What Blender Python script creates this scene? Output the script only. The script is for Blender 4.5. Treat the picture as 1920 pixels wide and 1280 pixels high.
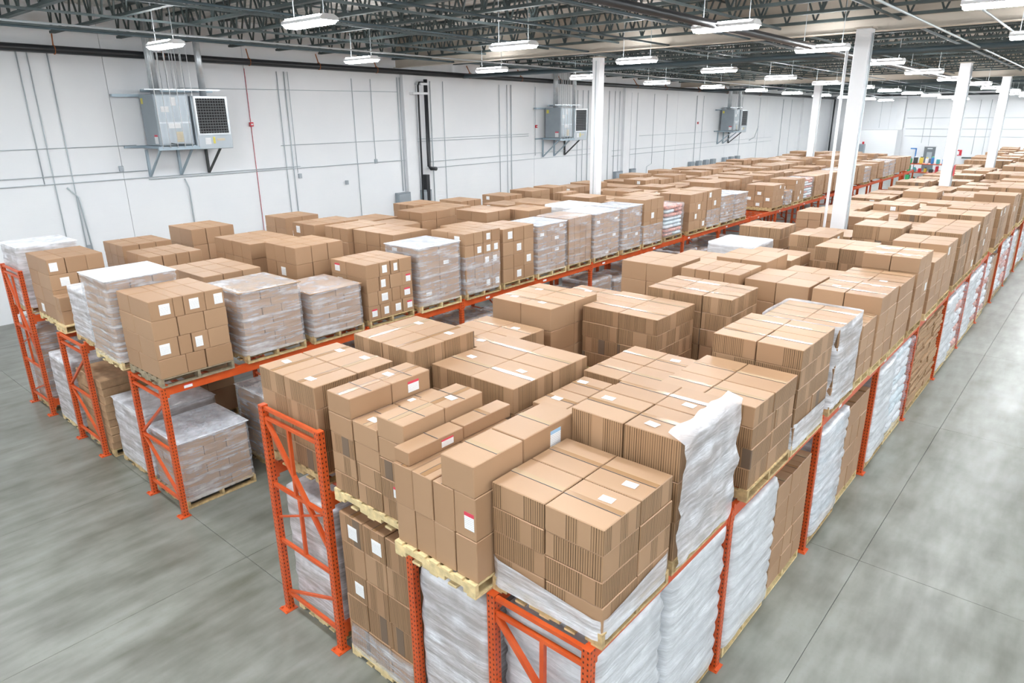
import bpy, math, random
from mathutils import Matrix, Vector, noise

# ------------------------------------------------------------------ scene, camera, exposure
scene = bpy.context.scene
for o in list(bpy.data.objects):
    bpy.data.objects.remove(o, do_unlink=True)
C = scene.collection
R = random.Random(7)

CAM_H = 5.5
F_PX, PITCH, YAW, ROLL = 1288.32, math.radians(18.416), math.radians(40.948), math.radians(-0.6966)
fwd = Vector((-math.sin(YAW) * math.cos(PITCH), math.cos(YAW) * math.cos(PITCH), -math.sin(PITCH)))
rgt = Vector((math.cos(YAW), math.sin(YAW), 0))
upv = rgt.cross(fwd)
r2 = rgt * math.cos(ROLL) + upv * math.sin(ROLL)
u2 = -rgt * math.sin(ROLL) + upv * math.cos(ROLL)
cam_data = bpy.data.cameras.new('camera')
cam_data.sensor_width = 36.0
cam_data.lens = F_PX / 1920 * 36.0
cam_data.clip_end = 300
cam = bpy.data.objects.new('camera', cam_data)
cam.matrix_world = Matrix(((r2.x, u2.x, -fwd.x, 0), (r2.y, u2.y, -fwd.y, 0), (r2.z, u2.z, -fwd.z, CAM_H), (0, 0, 0, 1)))
C.objects.link(cam)
scene.camera = cam

world = bpy.data.worlds.new('world')
scene.world = world
world.use_nodes = True
world.node_tree.nodes['Background'].inputs[0].default_value = (0.8, 0.87, 1.0, 1)
world.node_tree.nodes['Background'].inputs[1].default_value = 0.3

scene.view_settings.view_transform = 'Standard'
scene.view_settings.look = 'None'
scene.view_settings.gamma = 1.0
scene.view_settings.use_curve_mapping = False
scene.view_settings.exposure = 0.0
LAMP = 136.0          # emission strength of every lamp lens

NTH = 'first second third fourth fifth sixth seventh eighth ninth tenth eleventh twelfth thirteenth fourteenth fifteenth sixteenth seventeenth eighteenth nineteenth twentieth'.split()

# room numbers (metres; x to the right of the rows, y along the rows)
XL, XR, YF, YB = -22.9, 17.0, -12.0, 75.0
SLOPE = 0.0135
def deck_z(y): return 8.60 - SLOPE * y

# ------------------------------------------------------------------ materials
def newmat(name):
    m = bpy.data.materials.new(name)
    m.use_nodes = True
    nt = m.node_tree
    return m, nt, nt.nodes['Principled BSDF']

def N(nt, kind, **kw):
    n = nt.nodes.new(kind)
    for k, v in kw.items():
        if k == 'op': n.operation = v
        elif k.startswith('i_'):
            n.inputs[int(k[2:])].default_value = v
        else: setattr(n, k, v)
    return n

def math_node(nt, op, a, b=None):
    n = nt.nodes.new('ShaderNodeMath'); n.operation = op
    for i, v in enumerate((a, b)):
        if v is None: continue
        if isinstance(v, (int, float)): n.inputs[i].default_value = v
        else: nt.links.new(v, n.inputs[i])
    return n.outputs[0]

def mixcol(nt, fac, a, b):
    n = nt.nodes.new('ShaderNodeMix'); n.data_type = 'RGBA'
    def put(sock, v):
        if isinstance(v, (int, float)): sock.default_value = v
        elif isinstance(v, tuple): sock.default_value = v if len(v) == 4 else (*v, 1)
        else: nt.links.new(v, sock)
    put(n.inputs[0], fac); put(n.inputs[6], a); put(n.inputs[7], b)
    return n.outputs[2]

def ramp(nt, src, lo, hi):
    n = nt.nodes.new('ShaderNodeMapRange')
    nt.links.new(src, n.inputs[0])
    n.inputs[1].default_value = lo; n.inputs[2].default_value = hi
    return n.outputs[0]

def noise_tex(nt, scale, detail=3, coord='Object', stretch=None, rot=None, rough=0.55):
    tc = nt.nodes.new('ShaderNodeTexCoord')
    t = nt.nodes.new('ShaderNodeTexNoise')
    t.inputs['Scale'].default_value = scale; t.inputs['Detail'].default_value = detail
    t.inputs['Roughness'].default_value = rough
    if stretch or rot:
        mp = nt.nodes.new('ShaderNodeMapping')
        if stretch: mp.inputs['Scale'].default_value = stretch
        if rot: mp.inputs['Rotation'].default_value = rot
        nt.links.new(tc.outputs[coord], mp.inputs[0]); nt.links.new(mp.outputs[0], t.inputs['Vector'])
    else:
        nt.links.new(tc.outputs[coord], t.inputs['Vector'])
    return t.outputs[0]

def bump(nt, bsdf, h, strength, dist=0.01):
    b = nt.nodes.new('ShaderNodeBump')
    b.inputs['Strength'].default_value = strength; b.inputs['Distance'].default_value = dist
    nt.links.new(h, b.inputs['Height']); nt.links.new(b.outputs[0], bsdf.inputs['Normal'])

def plain(name, col, rough=0.6, metal=0.0, spec=0.5, vary=0.0, nscale=6.0):
    m, nt, b = newmat(name)
    b.inputs['Roughness'].default_value = rough; b.inputs['Metallic'].default_value = metal
    b.inputs['Specular IOR Level'].default_value = spec
    if vary:
        f = ramp(nt, noise_tex(nt, nscale), 0.3, 0.7)
        c = mixcol(nt, f, tuple(max(0, x * (1 - vary)) for x in col), tuple(min(1, x * (1 + vary)) for x in col))
        nt.links.new(c, b.inputs['Base Color'])
    else:
        b.inputs['Base Color'].default_value = (*col, 1)
    return m

KA, KB = (0.322, 0.184, 0.099), (0.405, 0.252, 0.147)
def kraft(name, pleated):
    m, nt, b = newmat(name)
    b.inputs['Roughness'].default_value = 0.48
    b.inputs['Specular IOR Level'].default_value = 0.48
    info = nt.nodes.new('ShaderNodeObjectInfo')
    n1 = noise_tex(nt, 3.0, 4)
    f = math_node(nt, 'MULTIPLY', info.outputs['Random'], 0.65)
    f = math_node(nt, 'ADD', f, math_node(nt, 'MULTIPLY', n1, 0.35))
    col = mixcol(nt, f, KA, KB)
    fine = noise_tex(nt, 60, 2, stretch=(1, 1, 6))
    if not pleated:
        bump(nt, b, fine, 0.08, 0.004)
        nt.links.new(col, b.inputs['Base Color'])
        return m
    tc = nt.nodes.new('ShaderNodeTexCoord')
    sp = nt.nodes.new('ShaderNodeSeparateXYZ'); nt.links.new(tc.outputs['Object'], sp.inputs[0])
    ge = nt.nodes.new('ShaderNodeSeparateXYZ'); nt.links.new(tc.outputs['Normal'], ge.inputs[0])
    side = math_node(nt, 'LESS_THAN', math_node(nt, 'ABSOLUTE', ge.outputs[2]), 0.5)
    s = math_node(nt, 'ADD', sp.outputs[0], sp.outputs[1])
    s = math_node(nt, 'ADD', s, math_node(nt, 'MULTIPLY', info.outputs['Random'], 7.3))
    cell = math_node(nt, 'FLOOR', math_node(nt, 'DIVIDE', s, 0.105))
    wn = nt.nodes.new('ShaderNodeTexWhiteNoise'); wn.noise_dimensions = '1D'; nt.links.new(cell, wn.inputs['W'])
    striped = math_node(nt, 'GREATER_THAN', wn.outputs[0], 0.24)
    saw = math_node(nt, 'FRACT', math_node(nt, 'DIVIDE', s, 0.021))
    gap = math_node(nt, 'LESS_THAN', saw, 0.34)
    strip = math_node(nt, 'FLOOR', math_node(nt, 'DIVIDE', s, 0.021))
    wn2 = nt.nodes.new('ShaderNodeTexWhiteNoise'); wn2.noise_dimensions = '1D'; nt.links.new(strip, wn2.inputs['W'])
    deep = math_node(nt, 'ADD', math_node(nt, 'MULTIPLY', wn2.outputs[0], 0.45), 0.52)
    k = math_node(nt, 'MULTIPLY', math_node(nt, 'MULTIPLY', gap, striped), math_node(nt, 'MULTIPLY', side, deep))
    # striped sides mixed darker brown: the ribs' self-shadow put into the colour
    tone = math_node(nt, 'MULTIPLY', math_node(nt, 'MULTIPLY', striped, side), 0.45)
    col = mixcol(nt, tone, col, (0.30, 0.178, 0.088))
    col = mixcol(nt, k, col, (0.055, 0.028, 0.011))
    ink = math_node(nt, 'MULTIPLY', math_node(nt, 'LESS_THAN', wn.outputs[0], 0.022), side)
    col = mixcol(nt, math_node(nt, 'MULTIPLY', ink, 0.75), col, (0.10, 0.08, 0.065))
    nt.links.new(col, b.inputs['Base Color'])
    bump(nt, b, math_node(nt, 'MULTIPLY', k, -1.0), 0.5, 0.01)
    return m

def film_mat(name, base, gain, tint=(0.86, 0.88, 0.92), rough=0.22, tilt=0.35):
    m, nt, b = newmat(name)
    out = nt.nodes['Material Output']
    b.inputs['Base Color'].default_value = (*tint, 1)
    b.inputs['Roughness'].default_value = rough
    b.inputs['Specular IOR Level'].default_value = 0.75
    st = noise_tex(nt, 2.2, 5, stretch=(1.0, 1.0, 9.0), rot=(tilt, tilt, 0), rough=0.65)
    st2 = noise_tex(nt, 5.0, 3, stretch=(1.0, 1.0, 0.5))
    f = math_node(nt, 'MULTIPLY', ramp(nt, st, 0.44, 0.74), gain)
    f = math_node(nt, 'ADD', f, math_node(nt, 'MULTIPLY', ramp(nt, st2, 0.45, 0.8), gain * 0.3))
    at = nt.nodes.new('ShaderNodeAttribute'); at.attribute_type = 'OBJECT'; at.attribute_name = 'layer_h'
    tco = nt.nodes.new('ShaderNodeTexCoord'); sz = nt.nodes.new('ShaderNodeSeparateXYZ'); nt.links.new(tco.outputs['Object'], sz.inputs[0])
    fr = math_node(nt, 'FRACT', math_node(nt, 'DIVIDE', math_node(nt, 'SUBTRACT', sz.outputs[2], 0.02), at.outputs['Fac']))
    band = ramp(nt, math_node(nt, 'MULTIPLY', math_node(nt, 'ABSOLUTE', math_node(nt, 'SUBTRACT', fr, 0.5)), 2.0), 0.45, 1.0)
    wav = ramp(nt, st2, 0.25, 0.7)
    f = math_node(nt, 'ADD', f, math_node(nt, 'MULTIPLY', math_node(nt, 'MULTIPLY', band, wav), gain * 0.75))
    f = math_node(nt, 'ADD', f, base)
    cl = nt.nodes.new('ShaderNodeClamp'); nt.links.new(f, cl.inputs[0])
    tr = nt.nodes.new('ShaderNodeBsdfTransparent')
    mx = nt.nodes.new('ShaderNodeMixShader')
    nt.links.new(cl.outputs[0], mx.inputs[0]); nt.links.new(tr.outputs[0], mx.inputs[1]); nt.links.new(b.outputs[0], mx.inputs[2])
    nt.links.new(mx.outputs[0], out.inputs[0])
    bump(nt, b, st, 0.6, 0.03)
    return m

def label_mat(name, paper=(0.86, 0.87, 0.88), ink=(0.12, 0.12, 0.14), head=None):
    m, nt, b = newmat(name)
    b.inputs['Roughness'].default_value = 0.45
    tc = nt.nodes.new('ShaderNodeTexCoord')
    sp = nt.nodes.new('ShaderNodeSeparateXYZ'); nt.links.new(tc.outputs['Generated'], sp.inputs[0])
    up = math_node(nt, 'MAXIMUM', sp.outputs[2], 0.0)
    v = math_node(nt, 'ADD', sp.outputs[2], math_node(nt, 'MULTIPLY', sp.outputs[1], 0.001))
    row = math_node(nt, 'LESS_THAN', math_node(nt, 'FRACT', math_node(nt, 'MULTIPLY', v, 9.0)), 0.4)
    nz = math_node(nt, 'GREATER_THAN', noise_tex(nt, 30, 2, 'Generated', stretch=(3, 3, 1)), 0.5)
    inside = math_node(nt, 'LESS_THAN', v, 0.8)
    k = math_node(nt, 'MULTIPLY', math_node(nt, 'MULTIPLY', row, nz), inside)
    col = mixcol(nt, math_node(nt, 'MULTIPLY', k, 0.55), paper, ink)
    if head:
        col = mixcol(nt, math_node(nt, 'GREATER_THAN', v, 0.78), col, head)
    nt.links.new(col, b.inputs['Base Color'])
    return m

M = {}
M['kraft'] = kraft('kraft_board', False)
M['pleat'] = kraft('pleated_board', True)
M['flat'] = plain('flat_board', (0.36, 0.225, 0.125), 0.8, vary=0.2, nscale=9)
M['tape'] = plain('packing_tape', (0.33, 0.19, 0.095), 0.22, spec=0.6)
M['cleartape'] = plain('clear_tape', (0.47, 0.34, 0.22), 0.12, spec=0.8)
M['strap'] = plain('strap', (0.04, 0.045, 0.05), 0.4)
M['label'] = label_mat('label_paper')
M['label_red'] = label_mat('label_paper_red', head=(0.65, 0.06, 0.10))
M['label_purple'] = label_mat('label_paper_purple', head=(0.42, 0.07, 0.32))
M['label_blue'] = label_mat('label_paper_blue', head=(0.35, 0.55, 0.75))
M['label_yellow'] = label_mat('label_paper_yellow', paper=(0.75, 0.66, 0.10))
M['label_tan'] = label_mat('label_paper_tan', paper=(0.62, 0.55, 0.40))
M['wood'] = plain('pallet_wood', (0.50, 0.36, 0.18), 0.75, vary=0.3, nscale=14)
M['wood_pale'] = plain('pallet_wood_pale', (0.66, 0.52, 0.28), 0.75, vary=0.22, nscale=14)
M['wood_old'] = plain('pallet_wood_old', (0.27, 0.215, 0.14), 0.8, vary=0.3, nscale=14)
M['film'] = film_mat('clear_film', 0.13, 0.42, (0.80, 0.83, 0.89))
M['film_light'] = film_mat('thin_clear_film', 0.08, 0.30, (0.80, 0.83, 0.89))
M['film_heavy'] = film_mat('milky_film', 0.42, 0.45, (0.80, 0.82, 0.87), 0.28)
M['film_white'] = film_mat('white_film', 0.55, 0.3, (0.80, 0.83, 0.87), 0.3)
M['sheet'] = plain('white_sheet', (0.84, 0.86, 0.89), 0.4, vary=0.05)
M['sack'] = plain('white_sack', (0.70, 0.725, 0.76), 0.38, vary=0.10, nscale=5)
M['sack_print'] = plain('printed_sack', (0.62, 0.26, 0.20), 0.4, vary=0.7, nscale=9)
M['sack_blue'] = plain('bluish_sack', (0.60, 0.70, 0.76), 0.4, vary=0.2, nscale=6)
M['duct'] = plain('galvanised_duct', (0.66, 0.70, 0.73), 0.32, 0.45, vary=0.12, nscale=5)
M['conduit'] = plain('conduit_steel', (0.52, 0.57, 0.60), 0.4, 0.15)
M['grey_box'] = plain('grey_cabinet', (0.30, 0.345, 0.38), 0.42, 0.2, vary=0.05, nscale=2)
M['grey_pale'] = plain('pale_grey_cabinet', (0.42, 0.47, 0.51), 0.35, 0.4, vary=0.05, nscale=2)
M['strut'] = plain('strut_steel', (0.36, 0.44, 0.50), 0.4, 0.5)
M['strut_dark'] = plain('dark_strut', (0.06, 0.065, 0.065), 0.5, 0.3)
M['black'] = plain('black_pipe', (0.028, 0.03, 0.034), 0.35)
M['void'] = plain('grille_void', (0.012, 0.012, 0.014), 0.8)
M['slat'] = plain('louvre', (0.22, 0.23, 0.24), 0.5, 0.2)
M['joist'] = plain('joist_steel', (0.052, 0.072, 0.072), 0.55, 0.1, vary=0.35, nscale=1.2)
M['joist2'] = plain('bridging_steel', (0.10, 0.13, 0.135), 0.5, 0.2, vary=0.3, nscale=1.0)
M['main_pipe'] = plain('sprinkler_pipe', (0.055, 0.085, 0.10), 0.4)
M['white_paint'] = plain('white_paint', (0.83, 0.84, 0.86), 0.5, vary=0.03, nscale=1.5)
M['cream'] = plain('cream_beam', (0.50, 0.445, 0.375), 0.6, vary=0.06, nscale=1.0)
M['red'] = plain('red_plastic', (0.62, 0.03, 0.05), 0.4)
M['orange_strap'] = plain('orange_hanger', (0.45, 0.14, 0.04), 0.6)
M['blue'] = plain('blue_plastic', (0.05, 0.22, 0.55), 0.4)
M['teal'] = plain('teal_plastic', (0.10, 0.42, 0.45), 0.4)
M['green'] = plain('green_plastic', (0.05, 0.45, 0.18), 0.4)
M['yellow'] = plain('yellow_plastic', (0.72, 0.55, 0.08), 0.5)
M['door_grey'] = plain('grey_door', (0.17, 0.19, 0.21), 0.45)
M['door_pale'] = plain('door_glass', (0.72, 0.75, 0.76), 0.2)  # one even pale grey

# rack orange: with the dark punched holes of the posts
def orange(name, holes):
    m, nt, b = newmat(name)
    b.inputs['Roughness'].default_value = 0.38
    col = mixcol(nt, ramp(nt, noise_tex(nt, 5, 4), 0.35, 0.7), (0.54, 0.072, 0.013), (0.62, 0.105, 0.024))
    if holes:
        tc = nt.nodes.new('ShaderNodeTexCoord')
        sp = nt.nodes.new('ShaderNodeSeparateXYZ'); nt.links.new(tc.outputs['Object'], sp.inputs[0])
        zz = math_node(nt, 'SUBTRACT', math_node(nt, 'FRACT', math_node(nt, 'DIVIDE', sp.outputs[2], 0.051)), 0.5)
        zz = math_node(nt, 'LESS_THAN', math_node(nt, 'ABSOLUTE', zz), 0.2)
        def col_of(ax):
            a = math_node(nt, 'ABSOLUTE', sp.outputs[ax])
            return math_node(nt, 'LESS_THAN', math_node(nt, 'ABSOLUTE', math_node(nt, 'SUBTRACT', a, 0.019)), 0.0065)
        ge = nt.nodes.new('ShaderNodeSeparateXYZ'); nt.links.new(tc.outputs['Normal'], ge.inputs[0])
        fx = math_node(nt, 'GREATER_THAN', math_node(nt, 'ABSOLUTE', ge.outputs[0]), 0.7)
        fy = math_node(nt, 'GREATER_THAN', math_node(nt, 'ABSOLUTE', ge.outputs[1]), 0.7)
        k = math_node(nt, 'ADD', math_node(nt, 'MULTIPLY', col_of(1), fx), math_node(nt, 'MULTIPLY', col_of(0), fy))
        k = math_node(nt, 'MULTIPLY', k, zz)
        col = mixcol(nt, k, col, (0.05, 0.012, 0.006))
    nt.links.new(col, b.inputs['Base Color'])
    return m
M['orange'] = orange('rack_orange', False)
M['post'] = orange('rack_post_orange', True)

def floor_mat():
    m, nt, b = newmat('sealed_concrete')
    big = noise_tex(nt, 0.55, 5, 'Generated')
    tc = nt.nodes.new('ShaderNodeNewGeometry')
    def wn(scale, detail, stretch=(1, 1, 1), rot=0.0):
        mp = nt.nodes.new('ShaderNodeMapping'); mp.inputs['Scale'].default_value = stretch
        mp.inputs['Rotation'].default_value = (0, 0, rot)
        t = nt.nodes.new('ShaderNodeTexNoise'); t.inputs['Scale'].default_value = scale; t.inputs['Detail'].default_value = detail
        nt.links.new(tc.outputs['Position'], mp.inputs[0]); nt.links.new(mp.outputs[0], t.inputs['Vector'])
        return t.outputs[0]
    a = wn(0.85, 7, (1.0, 0.5, 1), 0.5)
    c = wn(5.0, 8, (1, 0.22, 1), 0.9)
    e = wn(1.9, 6, (1, 1, 1), 0.2)
    sc = wn(9.0, 8, (1, 0.06, 1), 2.2)
    d = wn(22, 4)
    f = math_node(nt, 'ADD', math_node(nt, 'MULTIPLY', a, 0.42), math_node(nt, 'MULTIPLY', c, 0.33))
    f = math_node(nt, 'ADD', f, math_node(nt, 'MULTIPLY', e, 0.25))
    col = mixcol(nt, ramp(nt, f, 0.36, 0.62), (0.095, 0.096, 0.072), (0.250, 0.256, 0.232))
    col = mixcol(nt, math_node(nt, 'MULTIPLY', ramp(nt, d, 0.55, 0.8), 0.25), col, (0.15, 0.152, 0.13))
    col = mixcol(nt, math_node(nt, 'MULTIPLY', ramp(nt, sc, 0.66, 0.78), 0.35), col, (0.12, 0.12, 0.105))
    nt.links.new(col, b.inputs['Base Color'])
    nt.links.new(math_node(nt, 'ADD', math_node(nt, 'MULTIPLY', a, 0.35), 0.18), b.inputs['Roughness'])
    b.inputs['Specular IOR Level'].default_value = 0.45
    bump(nt, b, c, 0.05, 0.01)
    return m
M['floor'] = floor_mat()
M['joint'] = plain('joint_filler', (0.16, 0.16, 0.15), 0.9)

def wall_mat():
    m, nt, b = newmat('painted_wall')
    b.inputs['Roughness'].default_value = 0.5
    geo = nt.nodes.new('ShaderNodeNewGeometry')
    sp = nt.nodes.new('ShaderNodeSeparateXYZ'); nt.links.new(geo.outputs['Position'], sp.inputs[0])
    n1 = noise_tex(nt, 0.5, 4)
    nt.links.new(mixcol(nt, ramp(nt, n1, 0.35, 0.7), (0.83, 0.845, 0.87), (0.87, 0.88, 0.895)), b.inputs['Base Color'])
    row = math_node(nt, 'LESS_THAN', math_node(nt, 'FRACT', math_node(nt, 'DIVIDE', sp.outputs[2], 0.2)), 0.06)
    low = math_node(nt, 'LESS_THAN', sp.outputs[2], 3.4)
    bump(nt, b, math_node(nt, 'MULTIPLY', math_node(nt, 'MULTIPLY', row, low), -1), 0.35, 0.006)
    return m
M['wall'] = wall_mat()
M['deck'] = plain('roof_deck', (0.60, 0.58, 0.55), 0.55, 0.0, vary=0.06, nscale=0.6)

def emit(name, strength, col):
    m = bpy.data.materials.new(name); m.use_nodes = True
    nt = m.node_tree; nt.nodes.clear()
    e = nt.nodes.new('ShaderNodeEmission'); e.inputs[0].default_value = (*col, 1); e.inputs[1].default_value = strength
    o = nt.nodes.new('ShaderNodeOutputMaterial'); nt.links.new(e.outputs[0], o.inputs[0])
    return m
M['added_uplight'] = emit('added_uplight_glow', LAMP * 0.5, (0.97, 0.98, 1.0))  # glow added above the lamps to brighten the roof deck
M['lamp'] = emit('lamp_lens', LAMP, (0.93, 0.97, 1.0))

# ------------------------------------------------------------------ mesh helpers
class MB:
    def __init__(self): self.v, self.f = [], []
    def box(self, x0, x1, y0, y1, z0, z1):
        b = len(self.v)
        self.v += [(x0, y0, z0), (x1, y0, z0), (x1, y1, z0), (x0, y1, z0), (x0, y0, z1), (x1, y0, z1), (x1, y1, z1), (x0, y1, z1)]
        self.f += [tuple(b + i for i in q) for q in ((0, 3, 2, 1), (4, 5, 6, 7), (0, 1, 5, 4), (1, 2, 6, 5), (2, 3, 7, 6), (3, 0, 4, 7))]
        return self
    def bar(self, p, q, w, h=None):
        """square bar from p to q"""
        p, q = Vector(p), Vector(q); h = h or w
        d = (q - p).normalized()
        a = d.cross(Vector((0, 0, 1)))
        if a.length < 1e-4: a = Vector((1, 0, 0))
        a.normalize(); c = a.cross(d).normalized()
        b = len(self.v)
        for e in (p, q):
            for s, t in ((-1, -1), (1, -1), (1, 1), (-1, 1)):
                self.v.append(tuple(e + a * (s * w / 2) + c * (t * h / 2)))
        self.f += [tuple(b + i for i in k) for k in ((3, 2, 1, 0), (4, 5, 6, 7), (0, 1, 5, 4), (1, 2, 6, 5), (2, 3, 7, 6), (3, 0, 4, 7))]
        return self
    def tube(self, pts, r, n=10):
        pts = [Vector(p) for p in pts]
        b0 = len(self.v)
        for i, p in enumerate(pts):
            d = (pts[min(i + 1, len(pts) - 1)] - pts[max(i - 1, 0)]).normalized()
            a = d.cross(Vector((0.02, 0.01, 1)))
            if a.length < 0.05: a = d.cross(Vector((1, 0, 0)))
            a.normalize(); c = a.cross(d)
            for k in range(n):
                t = 2 * math.pi * k / n
                self.v.append(tuple(p + a * (r * math.cos(t)) + c * (r * math.sin(t))))
        for i in range(len(pts) - 1):
            for k in range(n):
                k2 = (k + 1) % n
                self.f.append((b0 + i * n + k, b0 + i * n + k2, b0 + (i + 1) * n + k2, b0 + (i + 1) * n + k))
        self.f.append(tuple(b0 + k for k in reversed(range(n))))
        self.f.append(tuple(b0 + (len(pts) - 1) * n + k for k in range(n)))
        return self
    def mesh(self, name, mat, smooth=False):
        me = bpy.data.meshes.new(name); me.from_pydata(self.v, [], self.f); me.update()
        if mat: me.materials.append(M[mat] if isinstance(mat, str) else mat)
        if smooth:
            for p in me.polygons: p.use_smooth = True
        return me
    def build(self, name, mat, parent=None, smooth=False, loc=None, rot=None):
        return obj(name, self.mesh(name, mat, smooth), parent, loc, rot)

def obj(name, me, parent=None, loc=None, rot=None):
    o = bpy.data.objects.new(name, me); C.objects.link(o)
    if loc is not None: o.location = loc
    if rot is not None: o.rotation_euler = rot
    if parent is not None: o.parent = parent
    return o

def tag(o, label=None, cat=None, group=None, kind=None):
    if label: o['label'] = label
    if cat: o['category'] = cat
    if group: o['group'] = group
    if kind: o['kind'] = kind
    return o

def empty(name, loc, label=None, cat=None, group=None, kind=None):
    return tag(obj(name, None, loc=loc), label, cat, group, kind)

_cache = {}
def chamfer_box(w, d, h, c, mat, name='carton'):
    """box on its base centre with a small chamfer on all edges"""
    key = ('cb', round(w, 3), round(d, 3), round(h, 3), c, mat)
    if key in _cache: return _cache[key]
    X, Y, Z = w / 2, d / 2, h
    v, idx = [], {}
    for sx in (-1, 1):
        for sy in (-1, 1):
            for sz in (0, 1):
                for ax in range(3):
                    p = [sx * (X - c), sy * (Y - c), (Z - c) if sz else c]
                    if ax == 0: p[0] = sx * X
                    elif ax == 1: p[1] = sy * Y
                    else: p[2] = Z if sz else 0
                    idx[(sx, sy, sz, ax)] = len(v); v.append(tuple(p))
    f = []
    for ax, o1, o2 in ((0, 1, 2), (1, 0, 2), (2, 0, 1)):
        for s in (0, 1):
            def key4(a, b_):
                t = [0, 0, 0]; t[ax] = s; t[o1] = a; t[o2] = b_
                return idx[(t[0] * 2 - 1, t[1] * 2 - 1, t[2], ax)]
            q = [key4(0, 0), key4(1, 0), key4(1, 1), key4(0, 1)]
            f.append(tuple(q))
    # edges
    for ax in range(3):
        o1, o2 = [a for a in range(3) if a != ax]
        for a in (0, 1):
            for b_ in (0, 1):
                def k3(s, face):
                    t = [0, 0, 0]; t[ax] = s; t[o1] = a; t[o2] = b_
                    return idx[(t[0] * 2 - 1, t[1] * 2 - 1, t[2], face)]
                f.append((k3(0, o1), k3(1, o1), k3(1, o2), k3(0, o2)))
    for sx in (-1, 1):
        for sy in (-1, 1):
            for sz in (0, 1):
                f.append(tuple(idx[(sx, sy, sz, ax)] for ax in range(3)))
    # outward orientation
    cen = Vector((0, 0, Z / 2)); out = []
    for q in f:
        p = [Vector(v[i]) for i in q]
        n = (p[1] - p[0]).cross(p[2] - p[0])
        mid = sum(p, Vector()) / len(p)
        out.append(tuple(q) if n.dot(mid - cen) > 0 else tuple(reversed(q)))
    me = bpy.data.meshes.new(name); me.from_pydata(v, [], out); me.update()
    me.materials.append(M[mat])
    _cache[key] = me
    return me

def flat_quad(w, d, mat, name):
    """thin horizontal strip centred on its origin (2 mm thick)"""
    key = ('fq', round(w, 3), round(d, 3), mat, name)
    if key not in _cache:
        _cache[key] = MB().box(-w / 2, w / 2, -d / 2, d / 2, 0, 0.002).mesh(name, mat)
    return _cache[key]

def side_label(w, h, mat, face):
    key = ('sl', round(w, 3), round(h, 3), mat, face)
    if key not in _cache:
        m = MB()
        if face == 'x': m.box(0, 0.002, -w / 2, w / 2, 0, h)
        else: m.box(-w / 2, w / 2, -0.002, 0, 0, h)
        _cache[key] = m.mesh('shipping_label', mat)
    return _cache[key]

# ------------------------------------------------------------------ the shell
fl = empty('floor', (0, 0, 0), kind='structure')
MB().box(XL - 0.3, XR + 0.3, YF - 0.3, YB + 0.3, -0.25, -0.02).build('sub_base', 'joint', fl)
SX, SY = 3.075, 5.03
sx0, sy0 = -7.7 - SX * 5, 3.5 - SY * 4
i = 0
slabs = {}
x = sx0
while x < XR:
    y = sy0
    while y < YB:
        a, b_ = max(x, XL), min(x + SX, XR); c_, d_ = max(y, YF), min(y + SY, YB)
        if b_ - a > 0.05 and d_ - c_ > 0.05:
            obj('slab', chamfer_box(b_ - a - 0.005, d_ - c_ - 0.005, 0.02, 0.002, 'floor', 'slab'), fl, ((a + b_) / 2, (c_ + d_) / 2, -0.02))
        y += SY
    x += SX

def wall_with_panels(name, axis, pos, inward, bounds, lo, hi_fn, thick=0.3):
    """tilt-up panels standing side by side, 14 mm apart, over a dark back"""
    w = empty(name, (0, 0, 0), kind='structure')
    back = MB()
    p0, p1 = (pos - thick, pos - 0.03) if inward > 0 else (pos + 0.03, pos + thick)
    q0, q1 = (pos - 0.03, pos) if inward > 0 else (pos, pos + 0.03)
    e0, e1 = bounds[0], bounds[-1]
    if axis == 'x': back.box(p0, p1, e0, e1, lo, 9.0)
    else: back.box(e0, e1, p0, p1, lo, 9.0)
    back.build('joint_back', 'joint', w)
    for a, b_ in zip(bounds, bounds[1:]):
        m = MB(); z = 8.6
        if axis == 'x': m.box(q0, q1, a + 0.007, b_ - 0.007, lo, z)
        else: m.box(a + 0.007, b_ - 0.007, q0, q1, lo, z)
        m.build('wall_panel', 'wall', w)
    return w
JY = [YF, -6.4, -1.5, 4.0, 8.5, 12.86, 20.3, 28.3, 35.8, 43.3, 51.0, 58.5, 66.0, YB]
wall_with_panels('wall_left', 'x', XL, 1, JY, 0, None)
wall_with_panels('wall_back', 'y', YB, -1, [XL, -17.5, -12.0, -6.5, -1.0, 5.0, 11.0, XR], 0, None)
wall_with_panels('wall_right', 'x', XR, -1, [YF, 0, 12, 24, 36, 48, 60, YB], 0, None)
wall_with_panels('wall_front', 'y', YF, 1, [XL, -14, -5, 4, 11, XR], 0, None)

# pilasters on the long wall (painted white)
for k, (py, w) in enumerate(((19.95, 0.62), (36.9, 0.7), (66.9, 0.7))):
    tag(MB().box(XL, XL + 0.18, py - w / 2, py + w / 2, 0, deck_z(py) - 1.2).build('trim_%d' % (k + 1), 'white_paint'), kind='structure')
for k, px in enumerate((-16.6, -8.9, -2.0)):
    tag(MB().box(px - 0.35, px + 0.35, YB - 0.22, YB, 0, deck_z(YB) - 0.9).build('trim_%d' % (k + 4), 'white_paint'), kind='structure')

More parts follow.
